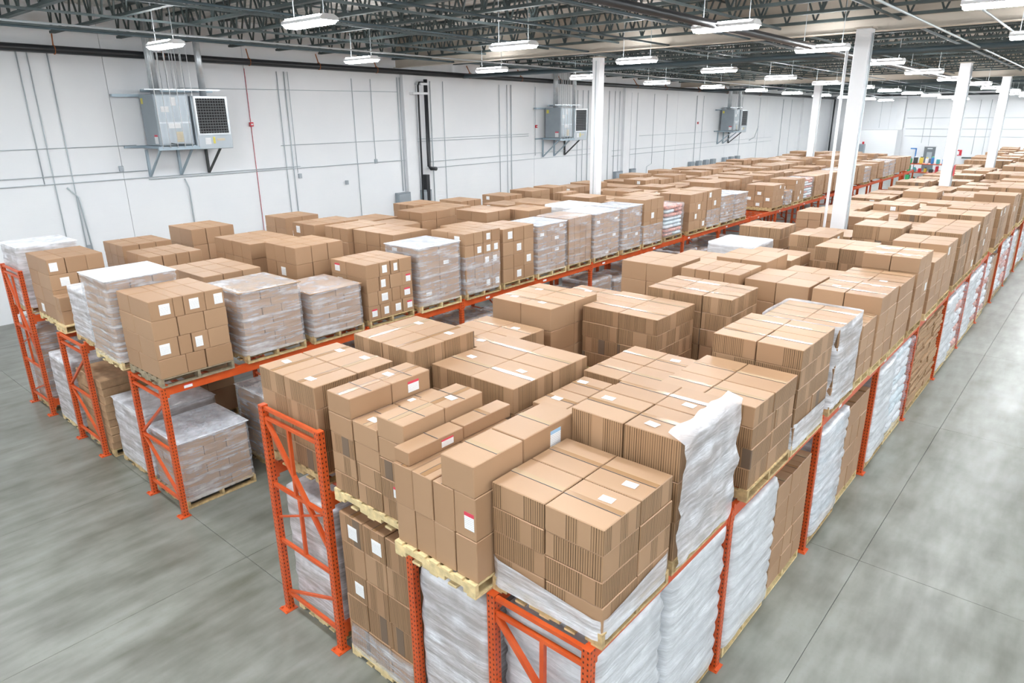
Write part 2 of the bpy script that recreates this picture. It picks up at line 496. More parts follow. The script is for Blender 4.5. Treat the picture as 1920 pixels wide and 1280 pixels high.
# ribbed roof deck, sloping gently down towards the back wall
dm = MB()
p, rib = 0.30, 0.05
yy = YF - 0.3
rows = []
while yy < YB + 0.3:
    for dy, dz in ((0, 0), (0.19, 0), (0.22, rib), (0.27, rib)):
        rows.append((yy + dy, deck_z(yy + dy) + dz))
    yy += p
for (y_, z_) in rows:
    dm.v += [(XL - 0.3, y_, z_), (XR + 0.3, y_, z_)]
for k in range(len(rows) - 1):
    dm.f.append((2 * k, 2 * k + 2, 2 * k + 3, 2 * k + 1))
b0 = len(dm.v)
dm.v += [(XL - 0.3, YF - 0.3, 9.2), (XR + 0.3, YF - 0.3, 9.2), (XR + 0.3, YB + 0.3, 9.2), (XL - 0.3, YB + 0.3, 9.2)]
dm.f.append((b0, b0 + 1, b0 + 2, b0 + 3))
tag(dm.build('ceiling', 'deck'), kind='structure')

# open-web joists across the hall
JD = 0.84
def make_joist():
    bx0, bx1 = XL + 0.05, XR - 0.05
    top, bot, web = MB(), MB(), MB()
    for s in (-0.035, 0.035):
        top.box(bx0, bx1, s - 0.032, s + 0.032, JD - 0.065, JD)
        bot.box(bx0 + 0.4, bx1 - 0.4, s - 0.032, s + 0.032, 0, 0.062)
    n = 56
    st = (bx1 - bx0 - 0.8) / n
    for k in range(n):
        xa = bx0 + 0.4 + k * st
        web.bar((xa, 0, 0.03), (xa + st * 0.42, 0, JD - 0.03), 0.038)
        web.bar((xa + st * 0.55, 0, JD - 0.03), (xa + st, 0, 0.03), 0.038)
        if k % 4 == 0: web.bar((xa, 0, 0.03), (xa, 0, JD - 0.03), 0.028)
    return top.mesh('top_chord', 'joist'), bot.mesh('bottom_chord', 'joist'), web.mesh('web', 'joist')
jt, jb, jw = make_joist()
y = -9.6
while y < YB - 0.6:
    j = empty('roof_joist', (0, y, deck_z(y) - JD - 0.005), kind='structure')
    obj('top_chord', jt, j); obj('bottom_chord', jb, j)
    w_ = obj('web', jw, j); w_['kind'] = 'stuff'
    y += 1.68

# bridging rods and angle lines along the hall
def along(name, x, dz, r, mat, y0=YF + 0.2, y1=YB - 0.2, kind='structure'):
    o = MB().bar((x, y0, deck_z(y0) + dz), (x, y1, deck_z(y1) + dz), r).build(name, mat)
    return tag(o, kind=kind)
for x in (-20.6, -17.8, -15.0, -12.3, -9.0, -7.4, -4.6, -1.6, 1.6, 5.0, 8.5, 12.0):
    along('bridging_angle', x, -JD - 0.03, 0.05, 'joist2')
    along('bridging_angle', x + 0.05, -0.10, 0.04, 'joist2')

# sprinkler pipes and conduits under the joists
def pipe_y(name, x, z_off, r, mat, label, group=None):
    pts = [(x, YF + 0.2, deck_z(YF) + z_off), (x, 20, deck_z(20) + z_off), (x, YB - 0.2, deck_z(YB) + z_off)]
    tag(MB().tube(pts, r, 10).build(name, mat, smooth=True), label, 'pipe', group)
pipe_y('sprinkler_main', -6.25, -1.42, 0.075, 'black', 'thick black sprinkler main running lengthwise under the roof joists')
for x in (-19.4, -13.4, -10.6, -8.2, 3.2, 9.0):
    pipe_y('sprinkler_branch', x, -1.05, 0.028, 'main_pipe', 'thin dark sprinkler branch pipe, %s from the long wall' % NTH[(-19.4, -13.4, -10.6, -8.2, 3.2, 9.0).index(x)], 'sprinkler branch pipes')
for x in (-3.45, -2.35, -16.2):
    pipe_y('ceiling_conduit', x, -1.30, 0.022, 'conduit', 'shiny steel conduit running lengthwise below the roof joists', 'conduits under the roof')
tag(MB().tube([(XL + 0.3, 23.0, 7.02), (XR - 0.2, 23.0, 7.02)], 0.085, 12).build('cross_main', 'main_pipe', smooth=True),
    'blue-black pipe crossing the hall behind the first row of columns', 'pipe')
tag(MB().tube([(XL + 0.3, 46.0, 6.75), (XR - 0.2, 46.0, 6.75)], 0.07, 10).build('cross_main', 'main_pipe', smooth=True),
    'dark pipe crossing the hall far behind the first columns', 'pipe')

# cream girders on the column lines
for gy in (19.3, 43.2):
    zt = deck_z(gy)
    g = MB().box(XL + 0.2, XR, gy - 0.02, gy + 0.02, zt - 1.08, zt - 0.03)
    g.box(XL + 0.2, XR, gy - 0.13, gy + 0.13, zt - 1.10, zt - 1.08).box(XL + 0.2, XR, gy - 0.13, gy + 0.13, zt - 0.03, zt - 0.01)
    tag(g.build('girder', 'cream'), kind='structure')

# columns: white boxed posts with a conduit strapped on
for k, (cx, cy, w) in enumerate(((-13.8, 20.45, 0.29), (-5.02, 18.2, 0.32), (-14.1, 43.4, 0.36), (-5.05, 31.5, 0.36), (-5.05, 42.8, 0.36), (4.5, 19.4, 0.32), (4.5, 43.0, 0.36))):
    zt = deck_z(cy) - 1.14
    c = empty('column', (cx, cy, 0), kind='structure')
    obj('shaft', chamfer_box(w, w, zt, 0.012, 'white_paint', 'shaft'), c)
    MB().box(-w / 2 - 0.04, w / 2 + 0.04, -w / 2 - 0.04, w / 2 + 0.04, zt, zt + 0.03).build('cap_plate', 'cream', c)
    if k != 0:
        MB().tube([(w / 2 + 0.03, -w * 0.2, 0.2), (w / 2 + 0.03, -w * 0.2, zt - 0.1)], 0.022, 8).build('conduit', 'conduit', c, True)
    else:
        MB().tube([(w * 0.05, -w / 2 - 0.02, 0.2), (w * 0.05, -w / 2 - 0.02, zt - 0.1)], 0.014, 8).build('conduit', 'conduit', c, True)
    if k == 1:
        MB().tube([(-w / 2 - 0.10, -w * 0.9, 0.2), (-w / 2 - 0.10, -w * 0.9, zt - 0.45)], 0.032, 10).build('downpipe', 'white_paint', c, True)

# ------------------------------------------------------------------ lamps
def lamp_meshes():
    L, Wd = 1.22, 0.36
    h = MB()
    prof = [(-Wd / 2, 0.0), (-Wd / 2, 0.05), (-0.09, 0.10), (0.09, 0.10), (Wd / 2, 0.05), (Wd / 2, 0.0)]
    for sx in (-L / 2, L / 2):
        for a, b_ in prof: h.v.append((sx, a, b_))
    for k in range(5): h.f.append((k, k + 1, k + 7, k + 6))
    h.f += [(5, 4, 3, 2, 1, 0), (6, 7, 8, 9, 10, 11)]
    ln = MB()
    lp = [(-Wd / 2 + 0.01, 0.005), (-0.11, -0.055), (0.11, -0.055), (Wd / 2 - 0.01, 0.005)]
    for sx in (-L / 2 + 0.02, L / 2 - 0.02):
        for a, b_ in lp: ln.v.append((sx, a, b_))
    for k in range(3): ln.f.append((k, k + 4, k + 5, k + 1))
    ln.f += [(0, 1, 2, 3), (7, 6, 5, 4)]
    rod = MB().bar((0, 0, 0.09), (0, 0, 1.46), 0.012)
    up = MB()
    up.box(-L / 2 + 0.08, L / 2 - 0.08, -0.02, 0.02, 0.082, 0.092)  # glowing strip added on the housing to throw light upwards
    return h.mesh('housing', 'white_paint'), ln.mesh('lens', 'lamp'), rod.mesh('hanger', 'conduit'), up.mesh('added_uplight_strip', 'added_uplight')
lh, ll, lr, lu = lamp_meshes()
for row, lx in enumerate((-17.0, -11.3, -6.1, -1.7, 3.6, 9.0, 14.2)):
    ly = 7.7 - 5.5 * 3
    n = 0
    while ly < YB - 2:
        z = 7.14 - 0.0141 * ly
        where = ('over the rack beside the long wall', 'over the aisle between the racks', 'over the double-depth rack', 'over the wide open aisle',
                 'beyond the wide aisle', 'beyond the wide aisle', 'beyond the wide aisle')[row]
        t = empty('high_bay_light', (lx, ly, z), 'glowing linear ceiling lamp, %s along the row %s' % (NTH[n], where), 'ceiling light', 'lamps ' + where)
        obj('housing', lh, t); obj('lens', ll, t); obj('hanger', lr, t, (-0.45, 0, 0)); obj('hanger', lr, t, (0.45, 0, 0)); obj('added_uplight_strip', lu, t, (0, -0.13, 0)); obj('added_uplight_strip', lu, t, (0, 0.13, 0))
        ly += 5.5 if ly < 20 else 5.8
        n += 1

# ------------------------------------------------------------------ fixtures on the long wall
tag(MB().tube([(XL + 0.33, YF + 0.2, 7.45), (XL + 0.33, 6, 7.28), (XL + 0.33, 33, 6.92), (XL + 0.33, YB - 0.3, 6.45)], 0.105, 14).build('roof_drain_pipe', 'black', smooth=True),
    'long thick black pipe high along the white wall', 'pipe')
for k, hy in enumerate((7.2, 10.1, 12.9, 15.6, 18.2, 23.4, 26.9, 30.0, 37.5, 41.0, 45.5, 50.0, 56.0)):
    z = 7.28 - (hy - 6) * 0.0125
    m = MB()
    m.tube([(XL + 0.33 + 0.118 * math.sin(t * math.pi / 6), hy, z + 0.118 * math.cos(t * math.pi / 6)) for t in range(13)], 0.012, 6)
    m.bar((XL + 0.33, hy, z + 0.1), (XL + 0.02, hy + 0.12, z + 0.42), 0.03)
    tag(m.build('pipe_hanger', 'orange_strap'), 'rusty orange clevis hanger holding the thick wall pipe', 'hanger', 'hangers of the wall pipe')

VC = [(6.37, 3.7, 7.3, .022), (6.62, 0.4, 7.3, .022), (7.1, 0.4, 7.3, .022), (12.86, 0.3, 7.0, .012), (14.05, 1.0, 6.95, .022), (14.33, 0.8, 6.95, .026), (14.48, 3.5, 6.95, .016),
      (17.2, 1.6, 6.8, .018), (18.1, 3.7, 6.8, .018), (19.45, 2.4, 6.9, .024), (19.58, 2.2, 6.9, .02), (20.45, 2.2, 6.6, .014), (21.05, 3.2, 6.8, .02), (21.25, 1.0, 6.8, .026),
      (22.0, 1.2, 6.8, .02), (25.65, 0.6, 6.75, .022), (26.2, 0.6, 6.75, .022), (26.5, 0.6, 6.75, .03), (28.36, 3.4, 6.7, .018), (32.0, 0.6, 6.6, .022), (32.5, 0.6, 6.6, .022),
      (33.0, 0.6, 6.6, .03), (33.5, 0.6, 6.6, .022), (35.1, 0.6, 6.6, .024), (35.7, 2.0, 6.6, .02), (36.2, 2.0, 6.6, .02), (37.5, 0.6, 6.55, .024), (38.2, 1.8, 6.55, .018), (40.2, 2.3, 6.5, .02), (41.8, 1.2, 6.5, .02), (46.0, 0.6, 6.45, .03),
      (47.0, 0.6, 6.45, .02), (53.5, 0.6, 6.4, .022), (57.0, 0.6, 6.4, .022), (62.0, 0.6, 6.3, .03), (64.0, 0.6, 6.3, .02)]
def wall_place(y):
    for lim, txt in ((9.2, 'before the first heater'), (16, 'just past the red alarm wire'), (20, 'just before the first pilaster'), (24, 'beside the black drain pipes'), (28.9, 'before the second heater'), (34.5, 'below the second heater'), (37.2, 'at the second pilaster'), (49, 'before the third heater')):
        if y < lim: return txt
    return 'past the third heater'
for (cy, za, zb, r) in VC:
    red = abs(cy - 12.86) < 0.01
    tag(MB().tube([(XL + 0.03, cy, za), (XL + 0.03, cy, zb)], r * 0.72, 8).build('alarm_wire' if red else 'conduit', 'red' if red else 'conduit', smooth=True),
        'thin red alarm wire running down the white wall' if red else 'vertical steel conduit on the long wall ' + wall_place(cy), 'wire' if red else 'conduit', None if red else 'vertical conduits on the long wall')
for (ya, yb, z, r) in ((YF + .3, 9.0, 4.69, .018), (13.9, 27.8, 4.48, .018), (YF + .3, 9.2, 3.93, .02), (9.2, 20.0, 3.66, .024), (YF + .3, 14.6, 3.72, .022), (20.9, 34, 3.52, .018), (20.9, 34.5, 3.25, .02), (20.2, 27.8, 4.38, .018), (35.5, 60, 3.0, .02), (35.5, 60, 3.3, .016), (38.5, 48, 4.05, .016), (10.5, 19.4, 6.35, .018)):
    tag(MB().tube([(XL + 0.045, ya, z), (XL + 0.045, yb, z)], r * 0.6, 8).build('conduit', 'conduit', smooth=True),
        'horizontal wall conduit %.2f metres up, starting %s' % (z, wall_place(ya)), 'conduit', 'horizontal conduits on the long wall')
# bent conduits
for pts in ([(6.9, 3.6), (7.15, 3.3), (7.3, 0.6)], [(10.3, 3.6), (10.4, 3.3), (10.4, 1.2)], [(40.2, 2.3), (39.6, 2.15), (39.5, 1.2)], [(57, 4.2), (56.4, 3.4), (55.4, 3.2)]):
    tag(MB().tube([(XL + 0.05, a, b_) for a, b_ in pts], 0.022, 8).build('conduit', 'conduit', smooth=True), 'bent steel conduit kinking down the long white wall', 'conduit', 'bent conduits on the long wall')
for (cy, cz) in ((8.45, 3.95), (7.15, 1.75), (16.6, 2.9), (18.1, 3.62), (22.0, 1.25), (14.55, 3.3)):
    tag(obj('junction_box', chamfer_box(0.08, 0.12, 0.16, 0.008, 'grey_pale', 'junction_box'), loc=(XL + 0.04, cy, cz)), 'small grey electrical box on the long white wall', 'electrical box', 'junction boxes on the long wall')

# black vertical pipes by the first pilaster
t = tag(MB().tube([(XL + 0.30, 20.75, 6.85), (XL + 0.30, 20.75, 3.35), (XL + 0.30, 20.85, 3.25), (XL + 0.30, 21.15, 3.22)], 0.085, 12).build('drain_riser', 'black', smooth=True),
        'thick black drain pipe coming down beside the pilaster', 'pipe')
tag(MB().tube([(XL + 0.30, 20.7, 6.72), (XL + 0.30, 20.4, 6.72), (XL + 0.30, 20.33, 6.6), (XL + 0.30, 20.3, 0.4)], 0.04, 10).build('drain_riser', 'black', smooth=True),
    'slim black drain pipe beside the thicker black pipe', 'pipe')
tag(MB().box(XL, XL + 0.26, 20.6, 20.78, 0.3, 3.0).build('downpipe_guard', 'black'), 'black steel guard channel below the thick drain pipe', 'guard')
for z in (6.25, 6.62):
    tag(MB().box(XL, XL + 0.42, 19.95 if z < 6.5 else 20.4, 20.85, z, z + 0.09).build('pipe_bracket', 'white_paint'), 'white bracket arm holding the black drain pipes', 'bracket', 'brackets of the drain pipes')

def electric_panel(y0, y1, z0, z1, label):
    e = empty('electrical_panel', (XL + 0.03, (y0 + y1) / 2, z0), label, 'electrical panel', 'electrical panels on the long wall')
    w = y1 - y0
    obj('enclosure', chamfer_box(0.2, w, z1 - z0, 0.01, 'grey_box', 'enclosure'), e, (0.1, 0, 0))
    obj('door', chamfer_box(0.02, w * 0.86, (z1 - z0) * 0.86, 0.005, 'grey_pale', 'door'), e, (0.21, 0, (z1 - z0) * 0.07))
    obj('handle', chamfer_box(0.05, 0.05, 0.18, 0.008, 'strut', 'handle'), e, (0.24, -w * 0.28, (z1 - z0) * 0.4))
electric_panel(18.98, 19.68, 1.3, 2.36, 'grey electrical panel with a latch handle on the near side of the pilaster')
electric_panel(19.98 + 0.3, 21.1 - 0.2, 1.3, 2.36, 'grey electrical panel under the black drain pipe')
electric_panel(35.7, 36.5, 1.0, 2.1, 'grey electrical panel beside the second pilaster')
electric_panel(37.4, 38.0, 1.0, 2.15, 'dark narrow electrical panel just past the second pilaster')
electric_panel(38.6, 39.4, 1.0, 1.75, 'low grey electrical panel past the second pilaster')
for k in range(7):
    tag(obj('meter_box', chamfer_box(0.25, 0.5, 0.42, 0.02, 'grey_box', 'meter_box'), loc=(XL + 0.14, 45.5 + k * 1.15 + (k > 3) * 0.8, 1.7)), 'small dark meter box on the wall above the far cartons', 'meter box', 'meter boxes on the long wall')
# fire alarm strobes
for (cy, cz) in ((12.86, 5.15), (28.4, 4.75), (34.0, 5.05), (46.3, 4.6)):
    e = empty('fire_alarm', (XL, cy, cz), {12.86: 'red fire alarm strobe on the red wire of the wall'}.get(cy, 'small red fire alarm strobe far along the white wall'), 'fire alarm', None if cy == 12.86 else 'fire alarms farther along')
    obj('body', chamfer_box(0.06, 0.14, 0.14, 0.008, 'red', 'body'), e, (0.06, 0, 0))
    obj('lens', chamfer_box(0.03, 0.07, 0.05, 0.008, 'white_paint', 'lens'), e, (0.10, 0, 0.045))

# unit heaters
def heater(y0, dz, label):
    t = empty('unit_heater', (XL, y0, 4.6 + dz), label, 'wall heater')
    ca = obj('cabinet', chamfer_box(0.95, 1.04, 1.46, 0.015, 'grey_box', 'cabinet'), t, (0.68, 0.52, 0.03))
    MB().box(1.155, 1.17, 0.06, 0.98, 0.08, 1.44).build('front_panel', 'grey_pale', t)
    MB().box(1.17, 1.185, 0.06, 0.98, 0.66, 0.70).build('trim_strip', 'duct', t)
    for (ya, za, w, h, mt) in ((0.28, 0.98, 0.24, 0.16, 'label'), (0.55, 1.16, 0.16, 0.24, 'label'), (0.5, 0.52, 0.36, 0.14, 'label'), (0.62, 0.12, 0.2, 0.3, 'label_tan')):
        obj('shipping_label' if 0 else 'notice', side_label(w, h, mt, 'x'), t, (1.172, ya, za))
    for (xa, za, w, h, mt) in ((0.36, 1.22, 0.14, 0.16, 'label_yellow'), (0.95, 0.08, 0.22, 0.26, 'label_red')):
        obj('notice', side_label(w, h, mt, 'y'), t, (xa, -0.001, za))
    g = obj('blower_case', chamfer_box(1.0, 1.16, 1.56, 0.015, 'grey_pale', 'blower_case'), t, (0.72, 1.66, -0.12))
    MB().box(1.222, 1.23, 1.18, 2.14, 0.34, 1.38).build('grille_back', 'void', t)
    fr = MB()
    fr.box(1.22, 1.27, 1.14, 1.19, 0.30, 1.43).box(1.22, 1.27, 2.13, 2.19, 0.30, 1.43).box(1.22, 1.27, 1.19, 2.13, 1.37, 1.43).box(1.22, 1.27, 1.19, 2.13, 0.30, 0.35)
    fr.build('grille_frame', 'duct', t)
    sl = MB().box(-0.008, 0.022, -0.47, 0.47, -0.008, 0.008).mesh('louvre', 'slat')
    for k in range(12):
        obj('louvre', sl, t, (1.238, 1.66, 0.41 + k * 0.082), (0, 0.5, 0))
    vb = MB().box(-0.004, 0.004, -0.006, 0.006, 0, 1.02).mesh('grille_bar', 'slat')
    for k in range(11): obj('grille_bar', vb, t, (1.236, 1.24 + k * 0.084, 0.35))
    for (ya, za, w, h, mt) in ((1.44, 0.02, 0.18, 0.2, 'label'), (1.64, 0.04, 0.07, 0.2, 'label_yellow'), (1.86, 0.12, 0.26, 0.07, 'label_tan')):
        obj('notice', side_label(w, h, mt, 'x'), t, (1.223, ya, za))
    # support shelf and struts
    MB().box(0, 1.22, -0.02, 0.06, -0.06, 0.02).box(0, 1.22, 0.96, 1.04, -0.06, 0.02).build('shelf_arm', 'strut', t)['kind'] = 'stuff'
    MB().box(1.16, 1.24, -0.1, 1.15, -0.10, 0.0).build('shelf_rail', 'strut', t)
    MB().box(0.0, 0.07, -0.6, 1.2, -0.04, 0.03).build('wall_rail', 'strut', t)
    for (ya, mt) in ((0.02, 'strut'), (0.98, 'strut'), (1.9, 'strut_dark')):
        MB().bar((0.04, ya, -0.10), (0.04, ya, -0.92), 0.07).build('bracket_upright', mt, t)
        MB().bar((0.06, ya, -0.90), (1.05, ya, -0.09), 0.055).build('bracket_brace', mt, t)
    MB().box(0.06, 0.22, -0.75, 0.1, 1.42, 1.50).build('upper_rail', 'strut', t)
    MB().box(0.35, 0.43, 0.0, 2.2, 1.56, 1.63).build('top_rail', 'strut', t)
    MB().box(0.85, 0.90, -0.1, 2.2, 1.60, 1.64).build('top_rail', 'duct', t)
    top = deck_z(y0) - 4.6 - dz - 0.15
    MB().tube([(0.62, 0.32, 1.48), (0.62, 0.32, top)], 0.13, 16).build('flue_duct', 'duct', t, True)
    MB().tube([(0.75, 1.72, 1.44), (0.75, 1.72, top)], 0.10, 16).build('flue_duct', 'duct', t, True)
    for k in range(6):
        MB().tube([(1.27, 0.02 + k * 0.22, -0.04), (1.27, 0.02 + k * 0.22, top)], 0.011, 6).build('hanging_rod', 'white_paint', t, True)
    for k in range(7):
        MB().tube([(0.88, 0.1 + k * 0.17, 1.6), (0.88, 0.1 + k * 0.17, top)], 0.011, 6).build('hanging_rod', 'duct', t, True)
    MB().tube([(1.2, 0.3, 0.1), (1.25, 0.45, 0.06), (1.22, 0.7, 0.05)], 0.014, 6).build('gas_line', 'strut_dark', t, True)
heater(9.25, 0.05, 'grey wall heater with twin ducts next to the red alarm wire')
heater(28.95, -0.38, 'grey wall heater seen past the slim white column')
heater(49.6, -0.55, 'small far grey wall heater near the far corner')

# ------------------------------------------------------------------ pallets
def pallet_meshes(wx, wy, wood):
    key = ('pal', wx, wy, wood)
    if key in _cache: return _cache[key]
    deck = MB().box(-0.047, 0.047, -wy / 2, wy / 2, 0.112, 0.13).mesh('deck_board', wood)
    low = MB().box(-0.047, 0.047, -wy / 2, wy / 2, 0.0, 0.018).mesh('bottom_board', wood)
    s = MB(); h0, h1 = 0.018, 0.112
    n1a, n1b, n2a, n2b = -wx * 0.36, -wx * 0.14, wx * 0.14, wx * 0.36
    for a, b_, z in ((-wx / 2, n1a, h0), (n1a, n1b, 0.06), (n1b, n2a, h0), (n2a, n2b, 0.06), (n2b, wx / 2, h0)):
        s.box(a, b_, -0.019, 0.019, z, h1)
    _cache[key] = (deck, low, s.mesh('stringer', wood))
    return _cache[key]

def pallet(x0, x1, y0, y1, z, where, detailed=True, wood=None, group=None):
    wood = wood or R.choice(('wood', 'wood', 'wood_pale'))
    wx, wy = round((x1 - x0) / 0.04) * 0.04, round((y1 - y0) / 0.04) * 0.04
    deck, low, st = pallet_meshes(wx, wy, wood)
    label = 'wooden pallet under ' + where
    if detailed:
        t = empty('pallet', ((x0 + x1) / 2, (y0 + y1) / 2, z), label, 'pallet', group)
        nb = 7
        for k in range(nb):
            obj('deck_board', deck, t, (-wx / 2 + 0.047 + k * (wx - 0.094) / (nb - 1), 0, 0))
        for k in range(5):
            obj('bottom_board', low, t, (-wx / 2 + 0.047 + k * (wx - 0.094) / 4, 0, 0))
        for k in (-1, 0, 1):
            obj('stringer', st, t, (0, k * (wy / 2 - 0.019), 0))
    else:
        key = ('palj', wx, wy, wood)
        if key not in _cache:
            m = MB()
            for k in range(7):
                xx = -wx / 2 + 0.047 + k * (wx - 0.094) / 6
                m.box(xx - 0.047, xx + 0.047, -wy / 2, wy / 2, 0.112, 0.13)
            for k in (-1, 0, 1):
                yy = k * (wy / 2 - 0.019); m.box(-wx / 2, wx / 2, yy - 0.019, yy + 0.019, 0.018, 0.112)
            for k in range(3):
                xx = -wx / 2 + 0.047 + k * (wx - 0.094) / 2; m.box(xx - 0.047, xx + 0.047, -wy / 2, wy / 2, 0, 0.018)
            _cache[key] = m.mesh('pallet', wood)
        t = tag(obj('pallet', _cache[key], loc=((x0 + x1) / 2, (y0 + y1) / 2, z)), label, 'pallet', group)
    return t
PH = 0.13

# ------------------------------------------------------------------ film
def film_shell(x0, x1, y0, y1, z0, z1, mat, name='stretch_film', parent=None, top=True, amp=0.018, seed=0, ztop=None, n=60, rows=14, bulge=0.0, lh=0.25, lay=0.0):
    """a wrinkled film sleeve round a load, open below; ztop(x, y) lets the upper hem dip"""
    m = MB()
    w, d = x1 - x0, y1 - y0
    cx, cy = (x0 + x1) / 2, (y0 + y1) / 2
    rad = 0.05
    per = []
    # points round the perimeter: n/4 per side, rounded corners by pulling in
    k4 = n // 4
    for side in range(4):
        for k in range(k4):
            s = k / k4
            px, py = ((x0 + w * s, y0), (x1, y0 + d * s), (x1 - w * s, y1), (x0, y1 - d * s))[side]
            per.append((px, py))
    def wob(px, py, z):
        v = noise.noise(Vector((px * 2.3 + seed, py * 2.3, z * 7.0))) * 0.65 + noise.noise(Vector((px * 6 + seed, py * 6, z * 15.0))) * 0.35
        return amp * v
    for r in range(rows + 1):
        t = r / rows
        for (px, py) in per:
            zt = ztop(px, py) if ztop else z1
            z = z0 + (zt - z0) * t
            dx, dy = px - cx, py - cy
            ln = max(abs(dx) / (w / 2), abs(dy) / (d / 2))
            corner = min(abs(dx) / (w / 2), abs(dy) / (d / 2))
            o = 0.012 + wob(px, py, z) - (0.02 if corner > 0.93 else 0.0) + bulge * math.sin(t * math.pi) + lay * abs(math.sin(math.pi * (z - z0) / lh))
            nx_ = (dx / abs(dx) if abs(dx) / (w / 2) > 0.985 else 0.0)
            ny_ = (dy / abs(dy) if abs(dy) / (d / 2) > 0.985 else 0.0)
            m.v.append((px + nx_ * o - cx, py + ny_ * o - cy, z - z0))
    P = len(per)
    for r in range(rows):
        for k in range(P):
            k2 = (k + 1) % P
            m.f.append((r * P + k, r * P + k2, (r + 1) * P + k2, (r + 1) * P + k))
    if top:
        b = len(m.v)
        for f_, dz in ((0.93, 0.012), (0.6, 0.012), (0.0, 0.012)):
            for (px, py) in per:
                zz = (ztop(px, py) if ztop else z1) - z0
                m.v.append(((px - cx) * f_, (py - cy) * f_, zz + dz + abs(wob(px * f_, py * f_, 3.0)) * 0.5))
        base = rows * P
        for ring in range(3):
            for k in range(P):
                k2 = (k + 1) % P
                a = (base if ring == 0 else b + (ring - 1) * P)
                c = b + ring * P
                m.f.append((a + k, a + k2, c + k2, c + k))
    o_ = m.build(name, mat, parent, True, (cx, cy, z0))
    o_['layer_h'] = float(lh)
    return o_

# ------------------------------------------------------------------ carton loads
ORD = ['top', 'second', 'third', 'fourth', 'fifth', 'sixth', 'seventh']
stuff_boxes = {'kraft': MB(), 'pleat': MB()}
counts = {'carton': 0, 'pleated_carton': 0}

def dress(o, w, d, h, tape=None, lab=None, strap=False, toplab=False):
    """tape, straps and stickers as children of one carton"""
    if tape:
        mt = 'tape' if R.random() < 0.7 else 'cleartape'
        if tape == 'x':
            obj('tape', flat_quad(w * 0.985, 0.055, mt, 'tape'), o, (0, 0.01, h + 0.0005)); obj('flap_seam', flat_quad(w * 0.98, 0.006, 'strap', 'flap_seam'), o, (0, -0.02, h + 0.0008))
        else:
            obj('tape', flat_quad(0.055, d * 0.985, mt, 'tape'), o, (0.01, 0, h + 0.0005)); obj('flap_seam', flat_quad(0.006, d * 0.98, 'strap', 'flap_seam'), o, (-0.02, 0, h + 0.0008))
    if strap:
        obj('strap', flat_quad(w * 0.99, 0.008, 'strap', 'strap'), o, (0, d * 0.02, h + 0.002))
    if toplab:
        key = ('tl', toplab)
        obj('shipping_label', flat_quad(0.11, 0.075, toplab if isinstance(toplab, str) else 'sheet', 'shipping_label'), o,
            (R.uniform(-0.25, 0.2) * w, R.uniform(-0.3, 0.25) * d, h + 0.003), (0, 0, R.uniform(-0.2, 0.2)))
    if lab:
        face, mt = lab
        lw, lh_ = min(0.14, 0.45 * (d if face == 'x' else w)), min(0.15, h * 0.55)
        if face == 'x': obj('shipping_label', side_label(lw, lh_, mt, 'x'), o, (w / 2, R.uniform(-0.2, 0.2) * d, h * 0.22))
        else: obj('shipping_label', side_label(lw, lh_, mt, 'y'), o, (R.uniform(-0.2, 0.2) * w, -d / 2, h * 0.22))

def put_carton(x0, x1, y0, y1, z0, z1, kind, mode, parent=None, label=None, group=None, dressing=None, jit=0.004):
    g = 0.009
    w, d, h = round(x1 - x0 - g, 3), round(y1 - y0 - g, 3), round(z1 - z0 - 0.002, 3)
    if mode == 'stuff':
        stuff_boxes[kind].box(x0 + g, x1 - g, y0 + g, y1 - g, z0, z1 - 0.008)
        return None
    name = 'carton' if kind == 'kraft' else 'pleated_carton'
    cx, cy = (x0 + x1) / 2 + R.uniform(-jit, jit), (y0 + y1) / 2 + R.uniform(-jit, jit)
    me = chamfer_box(w, d, h, 0.006, kind, name)
    rz = R.uniform(-0.008, 0.008)
    if mode == 'thing':
        o = obj(name, me, None, (cx, cy, z0), (0, 0, rz))
        tag(o, label, 'carton', group)
        counts[name] += 1
        if dressing: dress(o, w, d, h, **dressing)
    else:
        o = obj('carton', me, parent, (cx - parent.location.x, cy - parent.location.y, z0 - parent.location.z), (0, 0, rz))
        if dressing and dressing.get('lab'): dress(o, w, d, h, lab=dressing['lab'])
    return o

def splits(n, rough):
    s = [0.0]
    for k in range(1, n): s.append(k / n + R.uniform(-rough, rough) / n)
    return s + [1.0]

